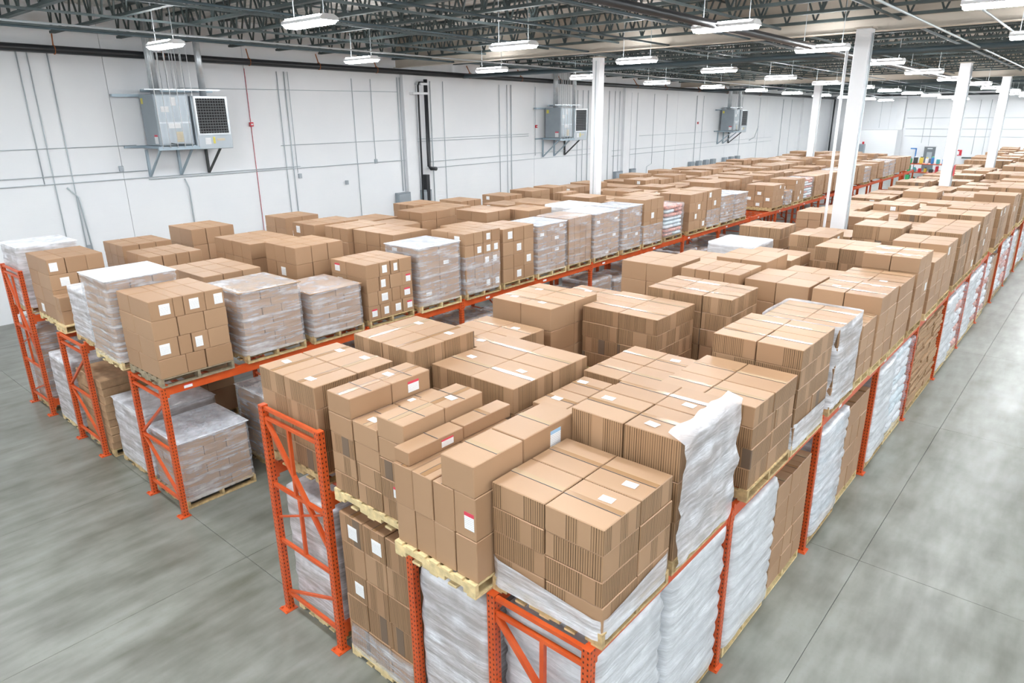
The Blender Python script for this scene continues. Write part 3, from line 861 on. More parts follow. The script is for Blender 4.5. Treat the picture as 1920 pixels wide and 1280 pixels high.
def stack(x0, x1, y0, y1, z0, z1, nx, ny, nl, kind, mode, desc='', adj='', parent=None, brick=True, rough=0.0, labels=0.0, tape='x', lab_mats=('label',), toplab=0.25, skip=None, deep=1, group=None, step=None):
    """stack cartons in layers; only those that can be seen from above, the near end and the aisle side"""
    hh = (z1 - z0) / nl
    for l in range(nl):
        a, b_ = (nx, ny) if (l % 2 == 0 or not brick) else (max(1, ny), max(1, nx))
        if brick == 'shift' and l % 2: a, b_ = nx, ny + 1
        sx, sy = splits(a, rough), splits(b_, rough)
        for i in range(a):
            for j in range(b_):
                top = l == nl - 1
                if not (top or j < deep or i >= a - deep): continue
                if skip and skip(l, i, j, a, b_): continue
                xa, xb = x0 + (x1 - x0) * sx[i], x0 + (x1 - x0) * sx[i + 1]
                ya, yb = y0 + (y1 - y0) * sy[j], y0 + (y1 - y0) * sy[j + 1]
                za = z0 + l * hh
                dr = None
                if mode != 'stuff':
                    dr = {}
                    if mode == 'thing' and top and tape: dr['tape'] = tape
                    if mode == 'thing' and top and R.random() < toplab: dr['toplab'] = True
                    if R.random() < labels and (i == a - 1 or j == 0):
                        face = 'x' if (i == a - 1 and (j > 0 or R.random() < 0.5)) else 'y'
                        dr['lab'] = (face, R.choice(lab_mats))
                lt = ORD[min(nl - 1 - l, 6)] if l > 0 or nl == 1 else 'bottom'
                pos = ('aisle-side ' if i == a - 1 else 'inner-side ' if i == 0 else 'middle ') + ('end' if j == 0 else 'rear' if j == b_ - 1 else 'second' if j == 1 else 'third')
                put_carton(xa, xb, ya, yb, za, za + hh, kind, mode, parent, f'{adj} carton, {pos}, {lt} layer, {desc}' if mode == 'thing' else None, group, dr)

def loose_load(x0, x1, y0, y1, zs, z1, nx, ny, nl, kind, desc, adj, detailed=True, wood=None, pal=True, **kw):
    if kind == 'kraft' and ((-7 < x0 and x1 < -3 and y0 > 8.9) or (x1 < -10.4 and y0 > 4.7)):
        for k_ in ('tape', 'toplab', 'brick'): kw.pop(k_, None)
        carton_load(x0, x1, y0, y1, zs, z1, nx, ny, nl, kind, desc[4:], None, detailed, brick=False, **kw)
        return
    if pal: pallet(x0, x1, y0, y1, zs, desc, detailed, wood)
    stack(x0, x1, y0, y1, zs + PH, z1, nx, ny, nl, kind, 'thing', desc, adj, group='cartons of ' + desc, **kw)

def carton_load(x0, x1, y0, y1, zs, z1, nx, ny, nl, kind, label, group, detailed=False, pal=True, film=None, name='carton_load', cat='pallet load', **kw):
    """a palletised load farther off: one thing whose cartons are its parts"""
    t = empty(name, ((x0 + x1) / 2, (y0 + y1) / 2, zs + PH), label, cat, group)
    stack(x0, x1, y0, y1, zs + PH, z1, nx, ny, nl, kind, 'part', parent=t, **kw)
    if film:
        f = film_shell(x0, x1, y0, y1, zs + PH, z1, film, seed=R.uniform(0, 50), n=40, rows=10, lh=(z1 - zs - PH) / nl)
        f.parent = t; f.location = (0, 0, 0)
    if pal: pallet(x0, x1, y0, y1, zs, label if len(label.split()) <= 13 else ' '.join(label.split()[:12]), detailed, None, group and 'pallets of ' + group)
    return t

def wrapped_load(x0, x1, y0, y1, zs, z1, nx, ny, nl, label, film='film', top_sheet=None, detailed=True, kind='kraft', amp=0.018, group=None, wood=None, bulge=0.0, **kw):
    t = empty('wrapped_load', ((x0 + x1) / 2, (y0 + y1) / 2, zs + PH), label, 'wrapped load', group)
    g = 0.02
    stack(x0 + g, x1 - g, y0 + g, y1 - g, zs + PH, z1 - 0.02, nx, ny, nl, kind, 'part', parent=t, **kw)
    f = film_shell(x0, x1, y0, y1, zs + PH - 0.02, z1, film, seed=R.uniform(0, 50), amp=amp, bulge=bulge, lh=(z1 - zs - PH) / nl, lay=0.006, rows=max(14, nl * 3))
    f.parent = t; f.location = (0, 0, -0.02)
    if top_sheet:
        ov = 0.015
        obj('top_sheet', chamfer_box(x1 - x0 + 2 * ov, y1 - y0 + 2 * ov, 0.012, 0.004, top_sheet, 'top_sheet'), t, (0, 0, z1 - zs - PH - 0.008))
    wl = 'the ' + label
    ws = wl.split()
    pallet(x0, x1, y0, y1, zs, ' '.join(ws[:13]), detailed, wood, group and 'pallets of ' + group)
    return t

# sacks ---------------------------------------------------------------
def sack_mesh(w, d, h, mat, seed):
    key = ('sack', round(w, 2), round(d, 2), round(h, 2), mat, seed)
    if key in _cache: return _cache[key]
    m = MB(); nu, nv = 16, 7
    for j in range(nv + 1):
        ph = -math.pi / 2 + math.pi * j / nv
        for i in range(nu):
            th = 2 * math.pi * i / nu
            e1, e2 = 0.55, 0.28
            sg = lambda v, e: math.copysign(abs(v) ** e, v)
            cxy = sg(math.cos(ph), e1)
            px, py, pz = w / 2 * cxy * sg(math.cos(th), e2), d / 2 * cxy * sg(math.sin(th), e2), h / 2 * sg(math.sin(ph), e1)
            nz = noise.noise(Vector((px * 5 + seed * 3.1, py * 5, pz * 9))) * 0.018
            m.v.append((px * (1 + nz), py * (1 + nz), pz + h / 2 + nz))
    for j in range(nv):
        for i in range(nu):
            i2 = (i + 1) % nu
            m.f.append((j * nu + i, j * nu + i2, (j + 1) * nu + i2, (j + 1) * nu + i))
    _cache[key] = m.mesh('sack', mat, True)
    return _cache[key]

def sack_load(x0, x1, y0, y1, zs, z1, nl, label, film='film_light', mats=('sack',), detailed=True, group=None, film_amp=0.035):
    t = empty('sack_load', ((x0 + x1) / 2, (y0 + y1) / 2, zs + PH), label, 'sack load', group)
    hh = (z1 - zs - PH) / nl
    w, d = (x1 - x0), (y1 - y0)
    for l in range(nl):
        a, b_ = ((1, 2), (2, 1))[l % 2]
        for i in range(a):
            for j in range(b_):
                if not (l == nl - 1 or i == a - 1 or j == 0): continue
                o = obj('sack', sack_mesh(w / a * 1.01, d / b_ * 1.01, hh * 1.12, R.choice(mats), R.randrange(4)), t,
                        (-w / 2 + w / a * (i + 0.5) + R.uniform(-0.012, 0.012), -d / 2 + d / b_ * (j + 0.5), l * hh), (0, 0, R.uniform(-0.02, 0.02)))
    if film:
        f = film_shell(x0 - 0.01, x1 + 0.01, y0 - 0.01, y1 + 0.01, zs + PH, z1 + 0.02, film, seed=R.uniform(0, 50), amp=film_amp * 0.8, lh=hh, lay=0.02, rows=nl * 4)
        f.parent = t; f.location = (0, 0, 0)
    pallet(x0, x1, y0, y1, zs, ' '.join(('the ' + label).split()[:13]), detailed, None, group and 'pallets of ' + group)
    return t

def flat_load(x0, x1, y0, y1, zs, z1, nl, ny, label, detailed=True, nx=2):
    """bundles of flattened cardboard piled unevenly"""
    t = empty('cardboard_bundle_load', ((x0 + x1) / 2, (y0 + y1) / 2, zs + PH), label, 'pallet load')
    hh = (z1 - zs - PH) / nl
    for l in range(nl):
        for j in range(ny):
            for i in range(nx):
                if not (l == nl - 1 or i == nx - 1 or j == 0): continue
                w, d = (x1 - x0) / nx, (y1 - y0) / ny
                obj('cardboard_bundle', chamfer_box(round(w - 0.01, 2), round(d - 0.012, 2), round(hh - 0.006, 3), 0.006, 'flat', 'cardboard_bundle'), t,
                    (-(x1 - x0) / 2 + w * (i + 0.5) + R.uniform(-0.025, 0.025), -(y1 - y0) / 2 + d * (j + 0.5) + R.uniform(-0.008, 0.008), l * hh), (R.uniform(-0.012, 0.012), R.uniform(-0.012, 0.012), R.uniform(-0.03, 0.03)))
    pallet(x0, x1, y0, y1, zs, ' '.join(('the ' + label).split()[:13]), detailed)
    return t

# ------------------------------------------------------------------ racks
ZR, ZL = 1.88, 2.0          # shelf heights of the two rack blocks
def post_mesh(h):
    key = ('post', round(h, 2))
    if key not in _cache:
        m = MB()
        m.box(-0.038, 0.038, -0.036, 0.036, 0.008, h)
        _cache[key] = m.mesh('post', 'post')
    return _cache[key]
def foot_mesh():
    if 'foot' not in _cache:
        m = MB().box(-0.075, 0.075, -0.10, 0.06, 0.0, 0.008)
        for sx in (-0.055, 0.055): m.box(sx - 0.012, sx + 0.012, -0.085, -0.061, 0.008, 0.024)
        _cache['foot'] = m.mesh('foot_plate', 'orange')
    return _cache['foot']

def upright(rack, xa, xb, y, h, style):
    for x in ((xa, xb) if xb is not None else (xa,)):
        p = obj('post', post_mesh(h), rack, (x, y, 0))
        obj('foot_plate', foot_mesh(), p, (0, 0, 0))
    if xb is None: return
    def br(z0, z1, x0=0.0, x1=1.0, w=0.036):
        MB().bar((xa + (xb - xa) * x0, y, z0), (xa + (xb - xa) * x1, y, z1), w).build('brace', 'orange', rack)
    if style == 'tall':
        for z in (0.24, 0.95, 1.66, h - 0.14, h - 0.03): br(z, z)
        br(h - 0.16, 1.25, 0.04, 0.96, 0.042)
        br(1.25, 1.62, 0.04, 0.9, 0.02)
        br(0.26, 0.62, 0.04, 0.96, 0.028)
        br(1.66, h - 0.14, 0.45, 0.45, 0.034)
        br(0.95, 1.66, 0.5, 0.5, 0.034)
    elif style == 'low':
        for z in (0.24, 1.02, h - 0.16, h - 0.03): br(z, z)
        br(1.0, 0.28, 0.04, 0.96, 0.038)
        br(1.06, h - 0.3, 0.04, 0.9, 0.034)
    elif style == 'corner':
        for z in (0.24, 0.98, h - 0.17, h - 0.03): br(z, z)
        br(h - 0.2, 1.0, 0.04, 0.75, 0.045)
        br(h - 0.17, 1.0, 0.55, 0.55, 0.04)
        br(0.96, 0.26, 0.04, 0.96, 0.038)
    else:
        for z in (0.24, 1.02, h - 0.1): br(z, z)
        br(1.0, 0.28, 0.04, 0.96, 0.036)

def beam_mesh(L, mat='orange'):
    key = ('beam', round(L, 2))
    if key not in _cache:
        m = MB().box(-0.025, 0.025, 0, L, -0.125, 0.0)
        m.box(-0.03, 0.03, -0.005, 0.035, -0.16, 0.03).box(-0.03, 0.03, L - 0.035, L + 0.005, -0.16, 0.03)
        _cache[key] = m.mesh('beam', 'orange')
    return _cache[key]

def rack_row(xa, xb, ys, zt, label, first='low', first_h=None, h=None, beams=None, crossbars=None, low_beam=None, frame_until=35):
    t = empty('pallet_rack', ((xa + (xb if xb is not None else xa)) / 2, ys[0], 0), label, 'pallet rack')
    ox, oy = t.location.x, t.location.y
    h = h or zt - 0.004
    for k, y in enumerate(ys):
        upright(t, xa - ox, None if xb is None else xb - ox, y - oy, (first_h or h) if k == 0 else h, first if k == 0 else ('mid' if y < frame_until else 'none'))
    for bx in (beams or ((xa, xb) if xb is not None else (xa,))):
        for k, (ya, yb) in enumerate(zip(ys, ys[1:])):
            b_ = obj('beam', beam_mesh(round(yb - ya - 0.076, 2)), t, (bx - ox, ya - oy + 0.038, zt))
            if bx == xb and k < 12:
                obj('beam_label', side_label(0.12, 0.05, 'label_red', 'x'), b_, (0.0305, 0.3 + 0.2 * (k % 3), -0.09))
    if low_beam is not None:
        obj('beam', beam_mesh(round(ys[1] - ys[0] - 0.076, 2)), t, (low_beam - ox, 0.038, 0.30))
    if crossbars:
        c0, c1 = crossbars
        key = ('cb', c0, c1)
        me = MB().box(c0, c1, -0.025, 0.025, -0.04, -0.002).mesh('support_bar', 'orange')
        y = ys[0] + 0.25
        while y < ys[-1] and y < 36:
            if min(abs(y - cy_) for cy_ in (18.2, 20.45, 31.5)) > 0.24: obj('support_bar', me, t, (-ox, y - oy, zt))   # clear of the columns
            y += 0.43
    return t
YR = [3.33, 5.69, 8.30, 10.95, 13.56]
while YR[-1] < 64: YR.append(YR[-1] + 2.64)
YLs = [3.44, 6.87, 9.22, 11.5, 13.67, 15.95, 18.4]
while YLs[-1] < 47: YLs.append(YLs[-1] + 2.4)
rack_row(-3.12, -2.2, YR, ZR, 'orange rack row edging the wide aisle, white sacks on its floor level', 'corner', crossbars=(-3.2, -2.2))
rack_row(-4.1, None, YR[:12], ZR, 'orange single-post rack line between the two end frames', 'mid', crossbars=(-5.3, -3.22))
rack_row(-6.4, -5.38, YR, ZR, 'orange rack row with a tall braced end frame holding film-wrapped goods', 'tall', 2.6, low_beam=-5.38, crossbars=(-6.5, -5.33))
rack_row(-10.33, -9.31, YLs, ZL, 'orange rack row carrying the long line of film-wrapped loads', 'low', 1.995, crossbars=(-11.7, -9.31))
rack_row(-13.33, -12.25, YLs, ZL, 'orange rack row behind a low end frame with flat cardboard below', 'low', 1.995, crossbars=(-14.4, -11.75))
rack_row(-15.95, -14.88, YLs, ZL, 'orange rack row with a tall end frame next to the white wall', 'tall', 2.86, low_beam=-14.88, crossbars=(-16.0, -14.45))

# ------------------------------------------------------------------ right block, upper level
P_, K_ = 'pleat', 'kraft'
PA = 'ridged'
loose_load(-6.55, -5.53, 3.42, 4.42, ZR, 2.98, 2, 2, 4, P_, 'the load above the tall braced end frame', PA, tape='y', rough=0.1, brick=False, toplab=0.5)
# load b1: three uneven rows of narrow cartons
d_ = 'the uneven load of narrow strapped cartons'
pallet(-5.26, -4.15, 3.36, 4.36, ZR, d_, True, 'wood_pale')
for r_, (xa, nl, zt) in enumerate(((-5.25, 5, 3.05), (-4.88, 4, 2.85), (-4.52, 5, 3.0))):
    hh = (zt - ZR - PH) / nl
    for l in range(nl):
        for j in range(2):
            if l < nl - 2 and j == 1: continue
            dr = {}
            if l == nl - 1: dr = {'tape': 'y', 'strap': True, 'toplab': R.random() < 0.8}
            if (r_, l, j) == (2, 1, 0): dr['lab'] = ('y', 'label_red')
            if (r_, l, j) == (0, 4, 1): dr['lab'] = ('x', 'label_red')
            put_carton(xa, xa + 0.36, 3.37 + j * 0.5, 3.37 + (j + 1) * 0.5, ZR + PH + l * hh, ZR + PH + (l + 1) * hh, P_ if l < nl - 2 else K_, 'thing', None,
                       ('narrow' if r_ != 1 else 'short narrow') + ' carton, %s row, %s, %s layer, %s' % (('inner', 'middle', 'aisle-side')[r_], ('end', 'rear')[j], ORD[nl - 1 - l] if l else 'bottom', d_), 'cartons of ' + d_, dr)
# load c1: tall cartons with smaller ones lying on top
d_ = 'the tall-carton load overhanging its pallet'
pallet(-4.12, -3.16, 3.17, 4.25, ZR, d_, True, 'wood_pale')
for l in range(2):
    for i in range(4):
        for j in range(2):
            if l == 0 and j == 1 and i < 3: continue
            dr = {}
            if l == 1: dr = {'tape': 'y', 'toplab': 'label_purple' if (i, j) == (1, 1) else (i == 1)}
            if (l, i, j) == (1, 3, 0): dr['lab'] = ('y', 'label_red')
            xa = -4.11 + i * 0.2375
            put_carton(xa, xa + 0.2375, 3.2 + j * 0.62, 3.2 + (j + 1) * 0.62, ZR + PH + l * 0.375, ZR + PH + (l + 1) * 0.375, K_, 'thing', None,
                       'upright carton, %s, %s %s, %s' % (('bottom', 'upper')[l], ('inner', 'second', 'third', 'aisle-side')[i], ('end', 'rear')[j], d_), 'cartons of ' + d_, dr)
zt_ = ZR + PH + 0.75
put_carton(-3.53, -3.17, 3.2, 3.78, zt_, zt_ + 0.27, K_, 'thing', None, 'single brown carton standing on ' + d_ + ' end', None, {'tape': 'x'})
put_carton(-3.53, -3.17, 3.79, 4.5, zt_, zt_ + 0.27, K_, 'thing', None, 'long brown carton with blue-headed side label on ' + d_, None, {'tape': 'x', 'lab': ('x', 'label_blue')})
put_carton(-4.11, -3.92, 3.22, 3.86, zt_, zt_ + 0.13, K_, 'thing', None, 'slim flat carton with red label lying on ' + d_, None, {'strap': True, 'lab': ('x', 'label_red')})
put_carton(-4.11, -3.93, 3.87, 4.5, zt_, zt_ + 0.13, K_, 'thing', None, 'slim flat carton without label lying on ' + d_, None, {'tape': 'x'})
# corner load d1 with its film skirt
loose_load(-3.14, -2.12, 3.36, 4.32, ZR, 2.86, 2, 2, 4, P_, 'the film-skirted load on the rack corner', PA, tape='x', brick=False, wood='wood', toplab=0.4)
def skirt(px, py):
    t = ((px + 3.14) / 1.02 + (4.32 - py) / 0.96) / 2
    return 2.30 - 0.19 * t
tag(film_shell(-3.14, -2.12, 3.36, 4.32, ZR + 0.06, 2.3, 'film_heavy', top=False, seed=3, ztop=skirt, amp=0.008, rows=8), 'sagging clear film skirt round the rack corner load', 'film')
# d2: big cartons with film over the aisle face
loose_load(-3.17, -2.13, 4.42, 5.44, ZR, 3.1, 2, 2, 3, P_, 'the tall load draped with film', PA, tape='x', brick=False, toplab=0.7)
def drape(x, y0, y1, z0, z1, seed, mat, label):
    m = MB(); n, r = 22, 18
    for j in range(r + 1):
        for i in range(n + 1):
            y = y0 + (y1 - y0) * i / n
            top = z1 + 0.06 * noise.noise(Vector((y * 4, seed, 0)))
            z = z0 + (top - z0) * j / r
            o = 0.03 + 0.03 * noise.noise(Vector((y * 3 + seed, z * 6, 0))) + 0.02 * noise.noise(Vector((y * 7, z * 14 + seed, 1)))
            m.v.append((o, y - y0, z - z0))
    for j in range(r):
        for i in range(n):
            a = j * (n + 1) + i
            m.f.append((a, a + 1, a + n + 2, a + n + 1))
    # fold over the upper edge
    b = len(m.v)
    for i in range(n + 1):
        y = y0 + (y1 - y0) * i / n
        m.v.append((-0.10 - 0.06 * abs(noise.noise(Vector((y * 3, seed, 5)))), y - y0, z1 - z0 + 0.035 + 0.02 * noise.noise(Vector((y * 6, seed, 2)))))
    for i in range(n):
        a = r * (n + 1) + i
        m.f.append((a, a + 1, b + i + 1, b + i))
    dr_ = m.build('film_drape', mat, None, True, (x, y0, z0)); dr_['layer_h'] = 0.3
    return tag(dr_, label, 'film')
drape(-2.12, 4.40, 5.46, ZR + 0.1, 3.12, 4.0, 'film_heavy', 'milky crumpled film hanging over the aisle face of a load')
loose_load(-3.14, -2.12, 5.88, 6.98, ZR, 2.88, 2, 2, 4, P_, 'the four-layer load in front of the stepped load', PA, tape='x', rough=0.15, toplab=0.4)
loose_load(-3.12, -2.12, 7.06, 8.12, ZR, 3.12, 2, 2, 5, P_, 'the stepped load with film round its foot', PA, tape='x', brick=False, toplab=0.4)
tag(film_shell(-3.12, -2.12, 7.06, 8.12, ZR + 0.08, 2.27, 'film_heavy', top=False, seed=9, amp=0.008, rows=6), 'clear film band round the foot of the stepped load', 'film')
loose_load(-3.1, -2.14, 8.42, 9.40, ZR, 3.02, 2, 2, 4, P_, 'the film-sided load past the third post', PA, tape='x', brick=False)
tag(film_shell(-3.1, -2.14, 8.42, 9.40, ZR + 0.1, 3.04, 'film_heavy', top=False, seed=14, amp=0.03, rows=14), 'milky film wrapped round the sides of the load past the third post', 'film')
loose_load(-3.08, -2.14, 9.48, 10.18, ZR, 2.80, 2, 2, 4, K_, 'the low load just past the film-sided load', 'smooth', toplab=0.3)
loose_load(-3.06, -2.12, 10.22, 11.16, ZR, 3.03, 2, 2, 4, K_, 'the smooth brown load beyond the low load', 'smooth', toplab=0.5, rough=0.1)
loose_load(-3.06, -2.12, 11.22, 12.2, ZR, 3.0, 2, 2, 4, K_, 'the second smooth brown load along the aisle edge', 'smooth', toplab=0.5)
loose_load(-2.98, -2.12, 12.4, 13.36, ZR, 3.22, 2, 2, 5, K_, 'the tall brown load before the fifth post', 'smooth', toplab=0.5, labels=0.05)
# inner columns, near part
loose_load(-6.5, -5.46, 4.62, 5.62, ZR, 3.04, 2, 2, 4, P_, 'the second load in line with the tall end frame', PA, tape='y', brick=False)
loose_load(-5.42, -4.2, 4.86, 6.16, ZR, 2.85, 2, 2, 3, P_, 'the broad low load with a pink-marked carton', PA, tape='x', brick=False, toplab=0.7)
loose_load(-4.06, -3.3, 4.98, 5.9, ZR, 2.72, 2, 2, 3, K_, 'the sunken load beside the broad low load', 'smooth', tape='x', toplab=0.8, brick=False, labels=0.1)
loose_load(-4.15, -3.22, 6.0, 7.1, ZR, 2.74, 2, 2, 3, P_, 'the load lying in the dip behind the draped load', PA, tape='x', toplab=0.5)
loose_load(-6.52, -5.46, 5.85, 6.96, ZR, 2.73, 2, 2, 3, P_, 'the flat-topped load before the smooth-faced load', PA, tape='x', toplab=0.6)
loose_load(-6.54, -5.46, 7.1, 8.22, ZR, 2.97, 2, 2, 3, K_, 'the smooth-faced load next to the gap under the beam', 'smooth', tape='x', brick=False)
loose_load(-5.4, -4.2, 7.75, 8.82, ZR, 2.90, 2, 2, 4, P_, 'the freestanding dark-ridged load amid the rack', PA, tape='x', brick=False, toplab=0.2)
loose_load(-5.05, -3.72, 8.95, 9.9, ZR, 3.0, 3, 2, 4, P_, 'the wide load right behind the freestanding ridged load', PA, tape='x', brick=False)
loose_load(-6.5, -5.48, 8.35, 9.3, ZR, 2.74, 2, 2, 3, K_, 'the low smooth load behind the smooth-faced load', 'smooth', tape='x')
loose_load(-6.48, -5.46, 10.5, 11.56, ZR, 2.97, 2, 2, 3, K_, 'the smooth load whose face stands above the gap', 'smooth', tape='x', brick=False, toplab=0.8)
loose_load(-5.2, -4.2, 10.29, 11.2, ZR, 3.04, 4, 2, 4, K_, 'the load with four cartons across its face', 'smooth', tape=None, brick=False, toplab=0.2)
loose_load(-4.16, -3.16, 10.42, 11.38, ZR, 2.98, 2, 2, 3, K_, 'the square two-wide load beside the aisle-edge loads', 'smooth', tape='x', brick=False, toplab=0.4)
loose_load(-5.1, -4.2, 11.4, 12.4, ZR, 3.06, 2, 2, 3, K_, 'the load behind the four-across load', 'smooth', tape='x', detailed=False)
loose_load(-4.1, -3.16, 11.5, 12.5, ZR, 2.85, 2, 2, 3, K_, 'the load behind the square two-wide load', 'smooth', tape='x', detailed=False)
loose_load(-6.48, -5.46, 12.0, 13.2, ZR, 2.75, 2, 2, 3, K_, 'the low load ahead of the white covered load', 'smooth', tape='x', detailed=False)
wrapped_load(-6.48, -5.46, 14.0, 15.1, ZR, 2.80, 2, 2, 2, 'white film-covered load low between the two racks', 'film_white', detailed=False)

# ------------------------------------------------------------------ left block, upper level, aisle edge
LAB = ('label', 'label', 'label_red')
loose_load(-10.3, -9.25, 3.43, 4.47, ZL, 3.21, 2, 3, 4, K_, 'the four-layer load on the low end frame', 'smooth', wood='wood_old', brick='shift', rough=0.25, labels=0.3, tape=None, toplab=0)
wrapped_load(-10.28, -9.25, 4.68, 5.68, ZL, 3.07, 2, 3, 7, 'film-wrapped load with torn film and brown top beside the four-layer load', 'film', 'flat')
wrapped_load(-10.3, -9.25, 5.84, 6.82, ZL, 2.83, 2, 3, 6, 'lower film-wrapped load capped with a cardboard sheet', 'film', 'kraft')
loose_load(-10.24, -9.25, 6.94, 7.96, ZL, 3.10, 2, 4, 4, K_, 'the many-labelled load between two wrapped loads', 'smooth', labels=0.6, lab_mats=LAB, tape=None, toplab=0, brick=False, rough=0.2)
wrapped_load(-10.2, -9.25, 8.13, 9.18, ZL, 3.2, 2, 2, 8, 'tall film-wrapped load with crumpled film top before the rack joint', 'film', 'film_heavy', labels=0.2)
t = loose_load(-10.2, -9.25, 9.32, 10.34, ZL, 3.30, 2, 4, 5, K_, 'the load with film round its lower half', 'smooth', labels=0.45, tape=None, toplab=0, brick=False)
tag(film_shell(-10.2, -9.25, 9.32, 10.34, ZL + 0.1, 2.85, 'film', top=False, seed=21, rows=8), 'clear film round the lower half of a carton load', 'film')
loose_load(-10.15, -9.25, 10.42, 11.42, ZL, 3.25, 2, 3, 4, K_, 'the square four-layer load with double labels', 'smooth', labels=0.3, tape=None, toplab=0, brick=False)
edge = [(11.56, 12.6, 3.18, 'w', 'blue-banded film-wrapped load beside the double-label load'), (12.68, 13.6, 3.2, 'f', 'carton load under thin clear film between two banded loads'),
        (13.73, 14.86, 3.19, 'w', 'film-wrapped load standing before the slim column'), (15.0, 15.92, 3.2, 'w', 'narrow film-wrapped load just past the slim column'),
        (16.02, 17.06, 3.29, 's', 'tall carton load with film round its lower part past the column'), (17.27, 18.25, 2.99, 'r', 'short wrapped load with red and white printed packs'),
        (18.6, 19.7, 3.19, 'c', 'tall plain carton load past the red printed load'), (19.74, 20.7, 3.2, 's', 'plain carton load with film foot beside a wrapped load'),
        (20.75, 21.75, 2.95, 'w', 'far wrapped load, first of two before the empty shelf'), (21.82, 22.75, 2.92, 'w', 'far wrapped load next to the empty shelf space'),
        (25.0, 26.1, 2.92, 'c', 'carton load alone after the empty shelf space'), (26.3, 27.0, 2.6, 's', 'small low carton load with film foot'),
        (27.2, 28.25, 2.96, 'c', 'tall carton load before the far red printed load'), (28.35, 29.3, 2.89, 'r', 'far leaning wrapped load with red printed packs'),
        (29.5, 30.6, 2.93, 'c', 'far carton load beside the thick column')]
for (ya, yb, zt, k, lab) in edge:
    if k == 'w': wrapped_load(-10.2, -9.25, ya, yb, ZL, zt, 2, 3, 8, lab, 'film', 'film_heavy', detailed=ya < 20, labels=0.1)
    elif k == 'f': carton_load(-10.2, -9.25, ya, yb, ZL, zt, 2, 4, 6, K_, lab, None, True, film='film_light', brick=False)
    elif k == 's':
        t = carton_load(-10.2, -9.25, ya, yb, ZL, zt, 2, 3, 4, K_, lab, None, ya < 20, brick=False, labels=0.15)
        f = film_shell(-10.2, -9.25, ya, yb, ZL + 0.1, ZL + 0.62, 'film', top=False, seed=ya, rows=6, n=40)
        f.parent = t; f.location = (0, 0, -0.03)
    elif k == 'c': carton_load(-10.25, -9.25, ya, yb, ZL, zt, 3, 3, 4, K_, lab, None, ya < 20, brick='shift', labels=0.12)
    elif k == 'r': sack_load(-10.15, -9.28, ya, yb, ZL, zt, 8, lab, 'film_light', ('sack', 'sack_print', 'sack_print', 'sack_blue'), ya < 20)

# left block, inner rows
wrapped_load(-16.0, -15.0, 3.5, 4.5, ZL, 3.26, 2, 2, 5, 'milky wrapped load behind the tall end frame by the wall', 'film_heavy', 'sheet')
loose_load(-14.6, -13.5, 3.52, 4.42, ZL, 3.22, 2, 2, 4, K_, 'the leaning load beside the tall wall-side end frame', 'smooth', labels=0.3, tape=None, toplab=0, rough=0.15, brick='shift', wood='wood_pale')
for k in range(2):
    for l in range(2):
        put_carton(-13.49 + k * 0.16, -13.33 + k * 0.16, 3.5, 3.9, ZL + PH + l * 0.24, ZL + PH + (l + 1) * 0.24, K_, 'thing', None, 'small carton of the low pile beside the leaning load', 'small carton pile', None)
pallet(-13.49, -13.1, 3.46, 4.3, ZL, 'the low pile of small cartons', True)
wrapped_load(-12.62, -11.55, 3.5, 4.5, ZL, 2.92, 2, 2, 5, 'low film-wrapped load between leaning load and tall white load', 'film_heavy')
wrapped_load(-11.42, -10.42, 3.36, 4.34, ZL, 3.33, 2, 3, 9, 'tall wrapped load with a white sheet on top', 'film', 'sheet')
loose_load(-15.9, -14.9, 5.25, 6.24, ZL, 3.04, 3, 3, 4, K_, 'the load nearest the wall behind the milky load', 'smooth', tape=None, toplab=0, brick=False)
loose_load(-13.92, -12.9, 4.95, 5.92, ZL, 3.11, 2, 4, 4, K_, 'the four-across load behind the leaning load', 'smooth', tape=None, toplab=0, brick=False)
loose_load(-11.8, -10.5, 4.78, 5.76, ZL, 3.12, 3, 3, 4, K_, 'the broad load behind the tall white-topped load', 'smooth', tape=None, toplab=0, brick=False)
loose_load(-16.1, -15.0, 6.72, 7.7, ZL, 3.17, 2, 3, 3, K_, 'the tall plain load against the white wall', 'smooth', tape=None, toplab=0, labels=0.15)
loose_load(-13.2, -11.85, 6.34, 7.38, ZL, 3.26, 4, 3, 4, K_, 'the wide load behind the broad load', 'smooth', tape=None, toplab=0, labels=0.1, brick=False)
loose_load(-11.48, -10.5, 6.42, 7.42, ZL, 3.33, 3, 3, 4, K_, 'the tall load behind the cardboard-capped load', 'smooth', tape=None, toplab=0, labels=0.2, brick='shift')
inner = [(-15.9, -15.0, 9.0, 9.95, 3.15), (-13.75, -12.9, 8.42, 9.6, 3.25), (-12.6, -11.8, 8.47, 9.5, 3.27), (-11.77, -10.5, 8.59, 9.52, 3.26), (-15.9, -15.0, 13.1, 14.2, 3.03),
         (-15.1, -13.9, 13.36, 14.3, 3.0), (-12.9, -11.8, 12.7, 13.6, 3.13), (-12.3, -11.3, 13.75, 14.7, 3.1), (-15.95, -15.0, 15.0, 15.9, 2.95), (-16.0, -15.0, 17.0, 17.9, 2.92), (-15.9, -15.0, 19.6, 20.4, 2.98), (-14.1, -13.75, 18.5, 19.3, 2.97)]
wrapped_load(-11.7, -10.6, 14.9, 16.0, ZL, 3.12, 2, 2, 2, 'load under a crumpled white plastic cover amid brown loads', 'film_white', detailed=False)
used = []
INW = ('by the wall behind the tall plain load', 'behind the wide load, deeper of a pair', 'behind the wide load, nearer the aisle', 'behind the tall load of the fourth row', 'by the wall ahead of the electrical panel',
       'second from the wall, ahead of the panel', 'in the fourth row with labelled side', 'just behind the labelled fourth-row load', 'by the wall beside the black drain pipe', 'by the wall past the drain pipe',
       'by the wall near the slim column', 'narrow one tucked beside the slim column')
